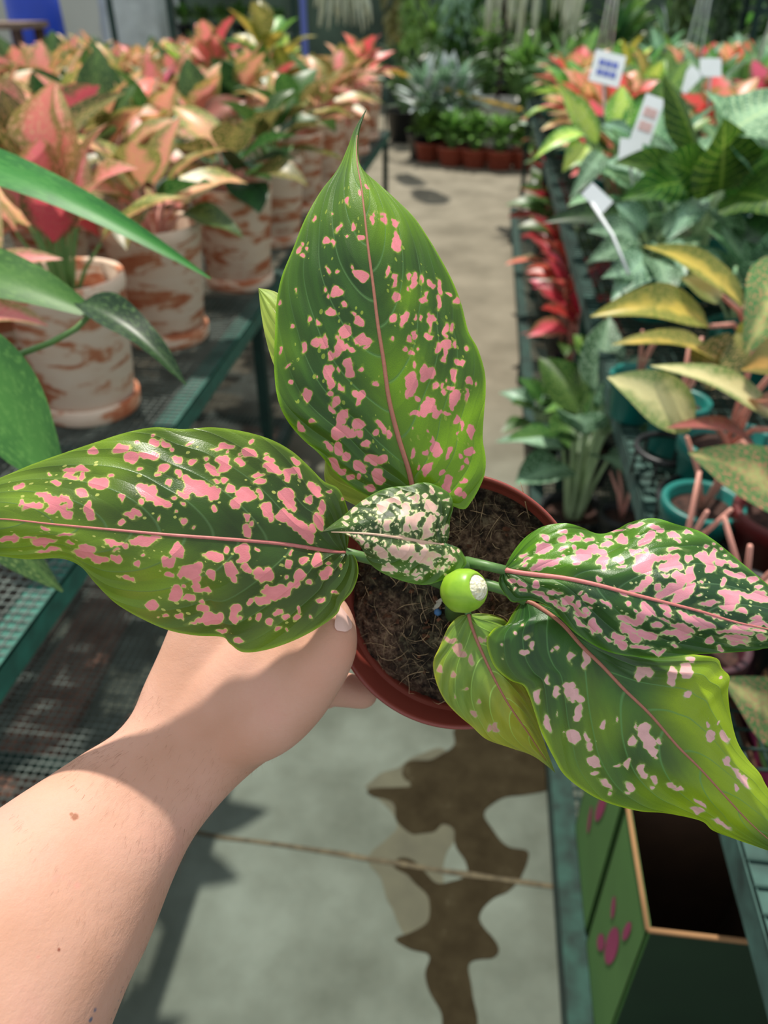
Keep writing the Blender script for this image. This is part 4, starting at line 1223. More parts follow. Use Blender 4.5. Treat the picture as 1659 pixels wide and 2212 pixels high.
for q in ([(1198, 1131), (1150, 1090), (1136, 1060), (1124, 1042)],):
    pts = [P(1146, 1130, .412), P(1137, 1095, .402), P(1131, 1065, .394), P(1124, 1041, .388)]
    mb.tube(pts, [.0003, .00028, .00024, .0001], 5)
mb.build('root_fibre', simple('pale_fibre', srgb(216, 186, 146), .8, .3, 200), hero, True)['kind'] = 'stuff'
mb = MB()
for k in range(110):
    r = SR * .93 * math.sqrt(rr.random()); a = rr.uniform(0, 2 * math.pi)
    c = HC + Q @ Vector((r * math.cos(a), r * math.sin(a), SOILZ + .0012 + rr.uniform(-.001, .001)))
    R3 = Matrix.Rotation(rr.uniform(0, 3), 3, Vector((rr.random(), rr.random(), rr.random())).normalized())
    mb.box(c, (rr.uniform(.0012, .005), rr.uniform(.001, .0022), rr.uniform(.0006, .0016)), 0, R3)
mb.build('bark_bit', simple('bark', srgb(110, 72, 52), .9, .35, 300), hero, True)['kind'] = 'stuff'
# blue fertiliser pellet
bq = P(946, 1322, .418)
mb = MB(); mb.lathe([(.0001, -.0021), (.0012, -.0018), (.002, -.0008), (.0021, 0), (.0019, .0009), (.0011, .0018), (.0001, .0021)], 20)
o = mb.build('fertiliser_pellet', simple('blue_granule', srgb(84, 136, 200), .6, .1, 400)); o.location = bq
tag(o, 'tiny blue fertiliser pellet lying on the dark soil in the held pot', 'pellet')

# ---- materials
PINK = srgb(238, 134, 146); PINK2 = srgb(226, 138, 140)
CREAM = srgb(208, 214, 110)
mA = hero_leaf_mat('upright_leaf_surface', srgb(26, 58, 22), srgb(48, 88, 28), srgb(122, 166, 14), PINK, srgb(150, 170, 60), 7, .62, speck=.42)
mB = hero_leaf_mat('left_leaf_surface', srgb(24, 50, 20), srgb(44, 78, 26), srgb(124, 156, 34), PINK, srgb(204, 208, 110), 8, .5, speck=.40)
mC = hero_leaf_mat('right_leaf_surface', srgb(24, 54, 34), srgb(40, 78, 38), srgb(88, 140, 16), srgb(238, 152, 168), srgb(206, 220, 150), 7, .5, speck=.40)
mD = hero_leaf_mat('drooping_leaf_surface', srgb(28, 68, 36), srgb(52, 102, 40), srgb(150, 178, 12), srgb(232, 176, 178), srgb(170, 190, 110), 7, .5, speck=.14)
mE = hero_leaf_mat('yellowing_leaf_surface', srgb(104, 144, 58), srgb(128, 166, 66), srgb(176, 178, 50), srgb(206, 156, 140), srgb(180, 196, 110), 6, .5, speck=.08)
mF = hero_leaf_mat('young_leaf_surface', srgb(40, 62, 30), srgb(56, 84, 34), srgb(96, 140, 40), srgb(238, 190, 176), srgb(228, 234, 170), 7, .5, speck=.45)
mG = hero_leaf_mat('pale_leaf_surface', srgb(126, 164, 50), srgb(150, 186, 64), srgb(190, 206, 90), PINK, srgb(200, 210, 120), 7, .3, speck=.05)
def ribmat(nm, c):
    m, nt, b = newmat(nm)
    tc = N(nt, 'ShaderNodeTexCoord').outputs['Object']
    f = noise(nt, tc, 500, 3, .6)
    nt.links.new(ramp(nt, f, [(.3, tuple(x * .82 for x in c[:3]) + (1,)), (.7, c)]), b.inputs['Base Color'])
    b.inputs['Roughness'].default_value = .45
    return m
rib_pink = ribmat('pink_midrib', srgb(206, 122, 116)); rib_brown = ribmat('rosy_midrib', srgb(176, 112, 92)); rib_pale = ribmat('pale_pink_midrib', srgb(226, 186, 160)); rib_green = ribmat('pale_green_midrib', srgb(170, 176, 110))
pet_m = ribmat('green_petiole', srgb(92, 130, 70))

def parse(s):
    out = []
    for tok in s.replace('\n', ' ').split(';'):
        tok = tok.strip()
        if tok:
            v = [float(x) for x in tok.split(',')]
            out.append(v + [0] * (5 - len(v)))
    return out

def hero_leaf(label, mid, A, B, mat, spots, org, sc, limes=(), cup=(.01, .01), nt=240, ns=56, rib=(.0016, .0004, None), petiole=None, ripple=.0009, grow=1.0, dips=(), seed=0):
    m = spline(mid, nt)
    a = spline([(p[0], p[1], p[2] if len(p) > 2 else 0) for p in A], nt)
    b = spline([(p[0], p[1], p[2] if len(p) > 2 else 0) for p in B], nt)
    t = np.linspace(0, 1, nt)
    s = np.linspace(-1, 1, 2 * ns + 1)
    X = np.zeros((nt, 2 * ns + 1)); Y = X.copy(); D = X.copy()
    for j, sv in enumerate(s):
        e, cu = (a, cup[0]) if sv < 0 else (b, cup[1])
        k = abs(sv)
        X[:, j] = m[:, 0] + (e[:, 0] - m[:, 0]) * k
        Y[:, j] = m[:, 1] + (e[:, 1] - m[:, 1]) * k
        env = np.sin(np.pi * np.clip(t, 0, 1)) ** .6
        D[:, j] = m[:, 2] + (cu * env) * k ** 1.5 + e[:, 2] * k * k - .0025 * env * math.exp(-((k - .28) / .2) ** 2) \
                  + ripple * env * (1 - t ** 3) * k * np.sin(2 * np.pi * (t * 8 - .28 * 8 * k ** 1.5) + (0 if sv < 0 else 2.6))
    for (dx, dy, dr, dz) in dips:
        D += dz * np.exp(-(((X - dx) ** 2 + (Y - dy) ** 2) / dr ** 2))
    # blotch field in the leaf's own surface
    wx = X + (vnoise(X / 16, Y / 16, 3 + seed) - .5) * 11 + (vnoise(X / 6, Y / 6, 4 + seed) - .5) * 5
    wy = Y + (vnoise(X / 16, Y / 16, 7 + seed) - .5) * 11 + (vnoise(X / 6, Y / 6, 8 + seed) - .5) * 5
    F = np.full(X.shape, -12.0)
    for (cx, cy, rx, ry, an) in spots:
        px = org[0] + cx / sc; py = org[1] + cy / sc
        ax, ay = rx / sc * grow + 1.0, ry / sc * grow + .9
        th = math.radians(an) * (-1 if ry > rx else 1)
        # '\' lean is negative; screen y grows downwards
        ct, st = math.cos(-th), math.sin(-th)
        dx = wx - px; dy = wy - py
        u = dx * ct + dy * st; v = -dx * st + dy * ct
        q = np.sqrt((u / ax) ** 2 + (v / ay) ** 2)
        F = np.maximum(F, (1 - q) * min(ax, ay))
    Lm = np.zeros(X.shape)  # lime patches: leaf variegation plus backlit glow painted into the colour
    for (cx, cy, r, am) in limes:
        Lm += am * np.exp(-(((X - cx) ** 2 + (Y - cy) ** 2) / r ** 2))
    Lm = np.clip(Lm + np.abs(s)[None, :] ** 6 * .35, 0, 1.2)
    dirs = (np.array(FWD)[None, None] + np.array(RT)[None, None] * ((X - 829.5) / FPX)[..., None] + np.array(DN)[None, None] * ((Y - 1106) / FPX)[..., None])
    W = np.array(CAM)[None, None] + dirs * D[..., None]
    nv = 2 * ns + 1
    me = bpy.data.meshes.new('leaf')
    i, j = np.meshgrid(np.arange(nt - 1), np.arange(nv - 1), indexing='ij')
    q = np.stack([i * nv + j, i * nv + j + 1, (i + 1) * nv + j + 1, (i + 1) * nv + j], -1).reshape(-1, 4)
    me.from_pydata(W.reshape(-1, 3).tolist(), [], q.tolist())
    me.polygons.foreach_set('use_smooth', [True] * len(q))
    me.materials.append(mat)
    li = np.empty(len(me.loops), dtype=np.int32); me.loops.foreach_get('vertex_index', li)
    UV = np.stack([np.repeat(t, nv), np.tile(s, nt)], 1).astype(np.float32)
    ul = me.uv_layers.new(name='UVMap'); ul.data.foreach_set('uv', UV[li].ravel())
    for nm, arr in (('spot', F), ('lime', Lm)):
        at = me.attributes.new(nm, 'FLOAT', 'POINT'); at.data.foreach_set('value', arr.ravel().astype(np.float32))
    o = bpy.data.objects.new('leaf', me); COL.objects.link(o); child(o, hero)
    o['label'] = label
    # raised midrib
    pts = [P(m[k, 0], m[k, 1], m[k, 2] - .00036 + rib[0] * .15) for k in range(0, int(nt * .93), 4)]
    rad = [(rib[0] * (1 - k / len(pts)) ** .8 + rib[1] * .6) * .66 for k in range(len(pts))]
    MB().tube(pts, rad, 10).build('midrib', rib[2], o)
    if petiole:
        MB().tube([P(*p) for p in petiole[0]], petiole[1], 12).build('petiole', pet_m, o)
    return o

# ---- leaf 1: tall upright leaf
SA = parse('''480,562,10,20;545,530,8,16;583,490,8,22,-25;513,690,12,20;440,705,10,20,20;485,748,9,9;545,760,16,14;370,775,20,20;403,775,8,22;255,778,8,8;235,810,9,20,20;272,808,9,12;243,845,9,12;312,658,5,9;398,628,6,8;
612,655,12,28,-10;628,630,6,16;672,650,10,35,-20;728,680,12,30,-25;740,770,24,55,-8;385,925,10,24,-15;435,932,10,12;515,905,10,12;555,950,32,32;525,935,14,14;428,1035,28,28;362,1028,9,11;385,1058,10,12;466,1103,12,14;137,1092,10,14;210,1028,6,9;
695,930,12,28;730,985,14,35;742,1062,16,24;795,955,10,22;828,978,16,42;866,962,8,25;915,990,16,24,-20;963,1010,14,48,-8;875,1080,20,24;890,1050,8,20;955,1090,16,32;1005,1040,10,12;1042,1082,9,25;806,1020,8,14;400,1140,32,25,-30;283,1180,7,14;327,1193,9,12;192,1212,9,14;
538,1185,26,26;517,1150,12,14;470,1240,28,32;718,1175,18,26;773,1172,18,40,8;832,1170,9,16;868,1172,9,20;917,1185,14,55,-5;990,1235,13,48;1018,1213,9,28;905,1265,20,25;832,1250,14,24;808,1278,10,18;560,1285,48,26,-5;590,1325,15,10;260,1320,14,32;320,1295,20,24;355,1290,14,30;355,1325,20,14;
437,1310,24,40;430,1350,20,24;475,1325,22,20;510,1340,20,14;395,1365,18,24;140,1342,8,18;172,1422,9,18;710,1282,10,16;788,1335,10,16;815,1350,8,24;850,1332,7,12;945,1320,14,30;985,1310,30,25;1033,1305,8,14;1100,1338,7,18;975,1388,12,20;990,1350,10,40,8;1050,1398,20,16;1070,1400,12,22;820,1415,8,18;
382,1455,26,42;392,1505,20,28;486,1405,20,24;500,1450,28,36,-15;430,1435,9,14;560,1443,10,12;190,1510,16,16;265,1575,24,42;315,1475,6,10;880,1450,20,55;915,1455,22,35;870,1490,14,24;815,1505,28,60;800,1560,24,24;835,1590,14,20;1035,1470,14,32;1020,1530,18,18;1045,1580,28,40,10;1060,1560,20,24;1030,1625,14,20;
1110,1500,14,26;1100,1580,9,38;1147,1510,6,12;940,1525,9,20;972,1525,9,18;987,1555,12,18;992,1490,7,14;515,1555,24,18,-40;550,1570,20,28;540,1610,14,18;625,1505,16,12;445,1535,12,24,-20;400,1560,14,14;425,1600,25,24,-30;395,1640,14,20;410,1655,14,20;900,1620,34,48;880,1660,25,20;835,1665,24,20,30;940,1675,20,26;
935,1650,12,20;970,1665,14,12;1000,1665,12,12;1055,1705,16,26;1078,1735,9,25;1058,1770,7,12;445,1700,24,48,15;430,1770,28,40;460,1760,30,30;475,1665,20,20;533,1715,34,28;505,1770,20,24;540,1775,14,26;620,1765,14,18;655,1735,50,16,-45;705,1780,22,18;300,1703,12,16;235,1740,16,30,-30;825,1750,8,12;905,1750,8,12;1125,1760,18,48,5;
578,1830,22,18;380,1840,14,24,-40;430,1850,22,30,-20;475,1885,28,26,-25;420,1930,20,50,-30;455,1970,20,20;545,1935,32,28;560,1960,18,20;610,1900,30,26,-30;660,1905,26,24,-25;635,1980,28,40,-20;655,2010,25,25;495,2000,12,22,-40;535,2000,12,18;600,2055,35,20,-15;920,1800,10,22;938,1855,24,44,-10;825,1872,12,28;895,1870,12,14;
1000,1870,14,35,15;1070,1890,12,18;1115,1870,20,28;1098,1925,14,18;1065,1950,10,10;855,1952,12,16;905,1955,20,45,20;970,1975,20,18;1015,2010,25,30;1000,2050,18,25;1085,2010,8,20,25;1090,2095,14,18,20;1055,2080,20,24,20''')
hero_leaf('upright oval leaf with a long pointed tip, green with scattered pink blotches',
    [(893, 1064, .368), (883, 1015, .366), (862, 949, .363), (841, 866, .360), (829, 782, .358), (816, 699, .357), (806, 616, .357), (795, 533, .358), (787, 458, .361), (780, 400, .365), (771, 345, .370), (773, 285, .376), (793, 232, .384)],
    [(893, 1064), (870, 1083), (830, 1082), (787, 1069), (733, 1032), (691, 982), (650, 945), (617, 903), (599, 857), (592, 791), (594, 720), (597, 658), (608, 599), (633, 537), (658, 475), (691, 416), (729, 366), (750, 321), (766, 279), (793, 232)],
    [(893, 1064), (930, 1078), (965, 1088), (1001, 1100), (1018, 1084), (1034, 1057), (1047, 1024), (1049, 988), (1043, 949), (1045, 899), (1049, 849), (1047, 803), (1032, 753), (1012, 716), (997, 658), (978, 608), (949, 553), (924, 512), (895, 470), (858, 433), (816, 395), (780, 362), (774, 308), (779, 275), (793, 232)],
    mA, SA, (550, 200), 2.404,
    limes=[(840, 480, 60, .8), (800, 400, 50, .8), (860, 800, 70, .7), (880, 870, 60, .6), (980, 980, 80, .9), (1020, 900, 60, .7), (950, 1060, 60, .9), (900, 960, 50, .5), (880, 640, 40, .6), (770, 330, 40, .9), (700, 450, 60, .25), (610, 760, 40, .3)],
    cup=(.012, .010), rib=(.0019, .0004, rib_brown), nt=330, ns=70, seed=0)

# ---- leaf 2: wide leaf reaching left
SB = parse('''690,132,14,8;415,197,16,16;540,190,44,16,10;610,160,14,10;590,222,36,22;690,160,22,12;740,165,22,14,-25;670,217,45,20,-10;765,190,14,12;855,165,16,9;795,232,32,14,-5;863,247,18,12;225,292,7,7;315,278,32,14;370,278,32,14;315,312,38,14;250,335,20,12;370,310,10,12;440,340,46,24,-8;490,312,12,8;360,382,26,16;
85,355,22,10;625,270,18,9;705,298,9,7;735,272,32,18,5;800,295,16,20;755,332,15,12;840,325,30,18,-10;860,345,35,20;905,370,55,30,-15;950,390,35,30,-25;840,370,18,14;195,392,38,14,-8;235,415,38,22;150,440,50,14;265,450,45,22,-20;290,470,35,20,-25;230,460,22,16;290,405,18,20;310,430,12,22,-20;100,430,10,12;390,445,14,30,15;405,480,16,26;
540,405,12,12;545,422,7,9;635,360,30,22,-20;665,385,40,34;720,420,30,22,-40;745,440,14,14;820,390,24,12,-20;780,405,20,10,-15;825,430,10,8;585,485,28,14,-15;615,470,20,14;545,515,18,14;630,428,10,10;708,497,9,9;825,518,12,16,25;868,535,7,7;785,470,6,6;957,452,14,8;965,187,28,7;1018,175,38,16;1020,208,9,8;1128,157,11,9;1120,200,35,20,-20;
1075,212,9,8;995,235,22,18;1000,265,28,20;945,270,28,14,-30;965,290,20,10,-25;1070,240,28,12;1085,255,14,14;920,230,14,8;1200,235,20,12,-30;1215,280,45,20,-25;1195,207,10,6;1330,240,22,14,-30;1150,300,28,10;1160,332,22,14;1000,320,18,16;1030,365,20,22,-30;1095,390,40,35,-20;1115,400,30,28;1055,435,26,22;960,335,12,10;980,375,12,10;
1285,300,20,28,-25;1320,285,26,24,-20;1340,305,14,20,-30;1285,395,38,32,-30;1300,430,25,25;1320,455,10,14;1165,385,12,20,-20;1195,450,28,32;1215,485,18,22;1105,490,14,20;1137,512,9,16;1395,345,18,22;1410,370,24,28,-20;1430,390,14,12;1380,415,14,16;1445,445,20,28;1450,465,14,22;1425,500,18,30,-15;1440,530,14,18;1400,540,14,22;
1275,490,32,28,-25;1310,510,35,25,-25;1345,540,35,32,-40;1380,580,25,35,-30;1115,555,20,35,-15;1530,415,7,8;1475,380,12,8;190,600,60,14;220,643,62,10;130,583,28,8;290,570,45,6;40,590,50,14;200,540,20,8;310,605,16,8;385,630,38,18,-5;410,665,85,16,-14;450,680,35,14;525,678,28,20;520,640,14,6;510,608,45,12,-5;560,615,20,10;
640,595,55,20;650,615,25,15;690,580,30,10;617,703,22,12;575,765,28,10,-15;640,655,12,6;790,640,32,26;810,655,20,18;755,690,28,22;775,680,12,14;757,750,20,16;950,665,38,22;980,672,25,24;1012,632,14,16;1085,640,35,24;1095,675,28,28;1160,640,13,10;850,735,55,32;880,715,28,20;870,765,30,18;940,748,18,22;1030,720,30,35;1050,740,20,20;
1050,770,18,12;1100,722,18,16;1150,735,28,12,-10;1195,750,26,35,15;1170,750,24,14;1295,700,22,20;1308,655,8,9;1365,692,14,18;1280,762,8,8;1345,755,26,26,20;1330,790,16,18;1420,685,24,30;1430,665,14,12;1475,735,25,28;1450,760,20,22;1475,690,14,10;1533,702,7,9;1385,787,14,8;1235,830,50,38,5;1270,830,40,24;1200,820,24,18;
1300,800,16,16;1175,870,36,22;1150,860,18,14;1200,875,12,12;1115,880,14,18;1440,865,22,14;1500,833,12,8;790,830,24,36,20;770,855,18,14;825,800,10,12;870,800,20,20;890,825,30,14;930,825,25,12;840,860,32,14;905,868,14,10;678,883,30,18;805,932,22,14;740,930,12,10;710,937,6,6;910,902,32,20;950,945,48,26;890,965,45,8;925,960,60,12;
1050,910,20,32;1045,945,22,25;1155,935,13,16;1205,960,20,18;1250,920,18,14;1335,905,12,12;1330,940,16,18;1280,943,16,8;1245,990,18,10;1290,990,8,6;1395,940,7,10;1070,1047,24,12;995,1005,18,10;1075,940,6,14;1120,950,5,10''')
hero_leaf('broad leaf reaching to the left edge, dark green with large pink blotches and a pink midrib',
    [(747, 1194, .366), (714, 1191, .362), (603, 1174, .352), (482, 1164, .345), (362, 1155, .341), (241, 1144, .340), (121, 1133, .342), (0, 1121, .347), (-80, 1128, .352), (-170, 1150, .360)],
    [(747, 1194), (753, 1170), (754, 1140), (753, 1107), (733, 1058), (699, 1039), (665, 1005), (627, 972), (579, 947), (521, 931), (458, 923), (395, 927), (333, 923), (270, 935), (207, 955), (145, 976), (77, 1000), (29, 1020), (-20, 1042), (-90, 1085), (-170, 1150)],
    [(747, 1194), (767, 1203), (774, 1237), (762, 1275), (738, 1304), (728, 1326), (694, 1352), (641, 1381), (579, 1403), (526, 1409), (497, 1391), (480, 1376), (424, 1373), (366, 1362), (309, 1338), (251, 1304), (207, 1261), (178, 1227), (150, 1211), (121, 1206), (58, 1208), (0, 1201), (-80, 1188), (-170, 1150)],
    mB, SB, (0, 880), 2.074,
    limes=[(60, 1180, 90, 1.0), (160, 1190, 70, .8), (40, 1060, 90, .6), (280, 1260, 90, .7), (360, 1240, 60, .7), (230, 1020, 80, .45), (600, 1390, 60, .4), (460, 1270, 60, .4), (480, 960, 100, .3), (250, 960, 70, .4)],
    cup=(.010, .016), rib=(.0014, .0004, rib_pink), petiole=([(742, 1193, .3665), (800, 1208, .376), (880, 1230, .386), (960, 1262, .392)], [.0026, .0027, .003, .0034]), nt=330, ns=70, seed=11)

# ---- leaf 3: upper right leaf
SC_ = parse('''345,585,28,20;232,622,32,12;345,630,32,16;430,632,50,12,5;510,640,32,10,10;472,607,16,7;340,652,22,8;215,695,52,32;240,665,25,12;340,700,36,14,25;105,772,55,9,30;100,745,28,8,30;95,805,28,8,25;240,785,85,20,8;300,770,40,12,5;170,815,45,12,15;215,765,24,12;415,692,20,20,45;470,740,65,42,10;530,700,45,28,10;590,730,30,35;
560,715,35,20;630,672,48,14;435,790,30,14;605,785,45,26;615,820,16,22;342,742,14,8;640,630,32,12;730,645,40,26;705,585,45,9,15;810,545,62,14,5;930,560,45,22,-10;970,590,30,26;900,620,40,32,15;870,655,55,26,10;1055,610,42,26;1078,652,22,12;1145,597,45,12,-12;830,615,16,8;960,650,15,8;820,710,50,20;795,730,20,20;890,710,15,20;
1065,705,50,9;700,775,28,22;725,820,32,14;870,775,75,40,5;850,810,60,35;930,750,50,25;1010,745,42,24;1040,800,60,30;1000,810,55,26;1070,760,25,18;880,850,35,14;1090,810,35,18;1155,755,32,26;1240,740,35,32,-20;1275,770,30,25;1300,740,25,28;1310,712,18,10;1290,820,45,32;1255,680,20,12;1310,668,14,10;1355,702,10,9;1350,780,45,20,-18;
1430,795,45,18,-18;1400,740,14,8;1160,835,28,32;1150,880,35,40;1080,860,38,22;1110,900,35,40;1060,960,50,40,10;1000,985,60,24,8;1140,965,55,26,25;1100,1005,60,26,20;1170,940,25,20;1000,865,28,12;865,930,75,22,22;905,895,30,22;820,960,40,16,5;960,945,25,18;575,893,22,14,15;735,990,40,10,-20;1370,915,20,26;1235,905,14,12;1250,943,18,8;
1410,860,40,14,-30;1470,880,50,20;1500,880,24,16;1560,900,30,20;1600,945,16,10;1390,975,42,26;1430,1010,50,45;1415,1060,40,30;1365,1080,35,12,10;1500,980,60,16,-12;1570,1000,70,26,-8;1630,1020,50,28,-8;1610,980,50,14;1280,1050,75,18,8;1210,998,14,8;1490,1090,38,22;1390,1105,10,8;1590,1140,40,24;1590,1180,50,20;1640,1185,30,12;
20,900,30,18,-40;75,930,35,18,-30;165,930,22,28,-20;25,955,10,8;80,975,28,10,-10;180,990,50,12,-20;240,1010,50,14,-28;280,1035,40,10,-25;290,985,38,12,-8;375,1020,32,22;360,1050,45,14,-25;410,1070,45,12,-30;440,1050,20,16;465,983,14,8;400,997,12,8;510,1022,45,16,-12;485,1085,28,10;450,1108,42,16,-15;505,1115,16,14;640,1060,30,18,-35;
600,1045,25,10,-30;755,1055,24,10,-30;530,1068,14,7;340,1075,35,9,-35;440,1155,45,12,-48;480,1190,30,10,-35;540,1190,40,26,-45;565,1220,30,14,-40;520,1215,28,7,-45;880,1080,40,22,-40;900,1110,50,20,-30;860,1130,40,28,20;830,1160,60,22,15;760,1160,65,18,-8;720,1145,35,10,-20;770,1210,60,18,-25;810,1270,50,28,-15;760,1230,40,14,-30;
700,1255,50,20,-10;720,1310,50,26,-28;630,1275,40,10,-30;820,1090,20,10,-30;950,1190,32,14,-15;890,1245,85,28,-18;910,1270,50,16,-10;855,1330,75,16,-6;980,1350,40,14;940,1370,30,8;990,1150,40,10,-30;1010,1080,55,18,-32;1030,1120,35,14,-30;1080,1195,60,18,-15;1130,1210,60,18,-25;1100,1230,65,14,-6;1050,1245,75,20;1120,1260,50,14;
1140,1130,70,16,-28;1200,1165,90,26,-18;1270,1190,60,22,-10;1240,1210,35,10;1280,1290,35,20;1055,1315,24,9;1400,1225,75,14,-3;1480,1210,60,16,-5;1500,1245,70,14,-5;1440,1275,95,14,-5;1460,1300,70,9,-4;1590,1230,60,9,-4;1620,1265,40,18;1360,1335,28,10,-5;1300,1130,90,8,-22;1530,1195,80,8,-12''')
hero_leaf('upper right leaf with a wavy edge, densely blotched in pink',
    [(1088, 1231, .362), (1129, 1238, .358), (1220, 1249, .350), (1289, 1263, .345), (1357, 1281, .341), (1440, 1302, .338), (1518, 1322, .337), (1586, 1343, .337), (1659, 1359, .339), (1770, 1385, .345)],
    [(1088, 1231), (1092, 1222), (1110, 1190), (1138, 1158), (1174, 1137), (1220, 1130), (1257, 1139), (1284, 1151), (1307, 1152), (1335, 1142), (1362, 1128), (1412, 1119), (1463, 1133), (1508, 1146), (1540, 1165), (1572, 1190), (1604, 1217), (1632, 1240), (1659, 1263), (1720, 1318), (1770, 1385)],
    [(1088, 1231), (1081, 1240), (1078, 1263), (1094, 1288), (1110, 1301), (1147, 1297), (1184, 1309), (1211, 1336), (1239, 1364), (1275, 1389), (1312, 1407), (1357, 1417), (1426, 1421), (1495, 1414), (1586, 1409), (1632, 1405), (1659, 1400), (1725, 1398), (1770, 1385)],
    mC, SC_, (1100, 950), 2.968,
    limes=[(1150, 1190, 60, 1.0), (1230, 1180, 60, .9), (1320, 1190, 50, .7), (1390, 1150, 60, .6), (1480, 1150, 60, .4), (1340, 1320, 30, .3), (1200, 1230, 40, .6)],
    cup=(.014, .012), rib=(.0017, .0005, rib_pink), petiole=([(1092, 1232, .3625), (1050, 1222, .364), (1010, 1214, .369), (975, 1235, .385)], [.0023, .0024, .0028, .0032]),
    dips=[(1305, 1150, 45, .010)], nt=300, ns=66, grow=.96, seed=23)

# ---- leaf 4: large drooping leaf lower right
SD = parse('''495,583,8,7;466,630,9,14;523,640,10,12;537,690,11,18;507,722,14,14;405,685,6,6;640,712,7,9;663,705,7,18;730,738,14,30,10;798,755,18,36,-5;405,742,4,4;620,853,10,24,-10;665,905,14,28;720,880,26,24;715,915,20,28;740,925,30,26;775,945,18,22;770,1000,20,28;760,1030,14,16;570,925,16,34,-20;615,1060,14,42,-12;880,1065,18,24;735,1115,26,38,-30;
800,1125,10,30;812,1165,10,20;942,1040,8,12;1035,1065,6,12;1080,1110,36,36;1100,1150,28,34,-10;1115,1190,20,18;1075,1080,30,16;1018,1138,12,26;1145,1132,12,16;1130,1215,12,8;840,1232,26,34,-40;950,1258,18,8;995,1250,16,16;835,1290,20,10,-30;1070,1280,18,42,-25;1090,1305,10,18;895,1345,35,12,-30;910,1387,10,10;1003,1350,28,22,-40;992,1383,12,8;
1110,1350,16,10,-30;1128,1320,16,18;1205,1345,25,12;1235,1365,20,10,-30;1075,808,38,22,-10;1060,830,20,18;1105,825,16,20;1212,815,22,36;1205,855,14,30;1275,805,24,38,-15;1290,750,22,14,-30;1435,832,7,8;1280,915,14,22;1385,1115,20,24;1375,1060,10,18,-20;1425,1050,7,12;1455,1120,14,35,-35;1470,1235,16,30,-20;1530,1310,70,14,-45;1510,1365,26,10,-45;
1345,1430,35,10,-42;1330,1460,40,10,-25;1440,1530,50,8,-20;690,1105,5,10;660,1010,5,10''')
hero_leaf('largest leaf, drooping to the lower right, green turning lime with few pale pink blotches',
    [(1133, 1298, .378), (1156, 1306, .376), (1211, 1345, .370), (1257, 1396, .366), (1303, 1441, .363), (1348, 1489, .361), (1403, 1542, .360), (1463, 1611, .361), (1513, 1661, .363), (1563, 1716, .366), (1614, 1771, .370), (1659, 1812, .375), (1730, 1868, .384)],
    [(1133, 1298), (1124, 1302), (1106, 1327), (1092, 1350), (1069, 1357), (1053, 1377), (1053, 1402), (1069, 1441), (1101, 1469), (1129, 1480), (1142, 1501), (1156, 1542), (1170, 1583), (1197, 1638), (1220, 1675), (1266, 1711), (1312, 1734), (1380, 1752), (1440, 1757), (1513, 1773), (1540, 1794), (1586, 1812), (1632, 1828), (1670, 1842), (1730, 1868)],
    [(1133, 1298), (1190, 1310), (1270, 1345), (1350, 1385), (1430, 1408), (1500, 1414), (1548, 1422), (1560, 1444), (1576, 1462), (1573, 1492), (1577, 1537), (1591, 1597), (1614, 1638), (1641, 1670), (1657, 1700), (1700, 1770), (1730, 1868)],
    mD, SD, (900, 1080), 2.186,
    limes=[(1560, 1560, 90, 1.1), (1480, 1520, 60, .8), (1620, 1700, 90, 1.1), (1600, 1640, 60, .8), (1540, 1480, 50, .5), (1300, 1570, 60, .45), (1250, 1690, 60, .3), (1480, 1740, 60, .8), (1570, 1790, 60, .6), (1190, 1600, 40, .3), (1400, 1700, 40, .5), (1270, 1480, 40, .2)],
    cup=(.010, .014), rib=(.0015, .0004, rib_brown), petiole=([(1136, 1298, .3785), (1090, 1274, .380), (1050, 1262, .381), (1000, 1262, .39)], [.0026, .0027, .0028, .0034]), nt=320, ns=66, seed=37)

# ---- leaf 5: small yellowing leaf below the berry
SE = parse('''165,660,26,14,10;195,705,22,24;210,725,20,16;180,700,14,16;258,755,12,40,5;310,658,14,12;105,800,12,20;172,822,10,22;225,887,7,7;290,955,7,14;180,930,5,14;345,1070,10,16;378,1075,16,26,-15;275,1010,20,12,-30''')
hero_leaf('smaller yellow green leaf hanging over the pot rim below the bud, partly under the largest leaf',
    [(1012, 1327, .380), (1019, 1354, .378), (1037, 1400, .376), (1065, 1460, .376), (1097, 1519, .379), (1138, 1579, .384), (1174, 1634, .391), (1200, 1670, .396)],
    [(1012, 1327), (991, 1332), (969, 1354), (950, 1396), (936, 1430), (941, 1469), (959, 1510), (987, 1542), (1019, 1569), (1051, 1597), (1101, 1615), (1147, 1631), (1176, 1650), (1200, 1670)],
    [(1012, 1327), (1037, 1325), (1069, 1329), (1097, 1346), (1115, 1385), (1125, 1435), (1145, 1500), (1165, 1570), (1185, 1630), (1200, 1670)],
    mE, SE, (900, 1080), 2.186,
    limes=[(1120, 1520, 70, 1.0), (1060, 1600, 60, .6), (1160, 1610, 50, 1.0), (950, 1450, 40, .3)],
    cup=(.006, .008), rib=(.0012, .0004, rib_brown), petiole=([(1012, 1328, .3805), (1006, 1312, .383), (1000, 1295, .388)], [.0016, .0018, .0022]), nt=220, ns=50, seed=41)

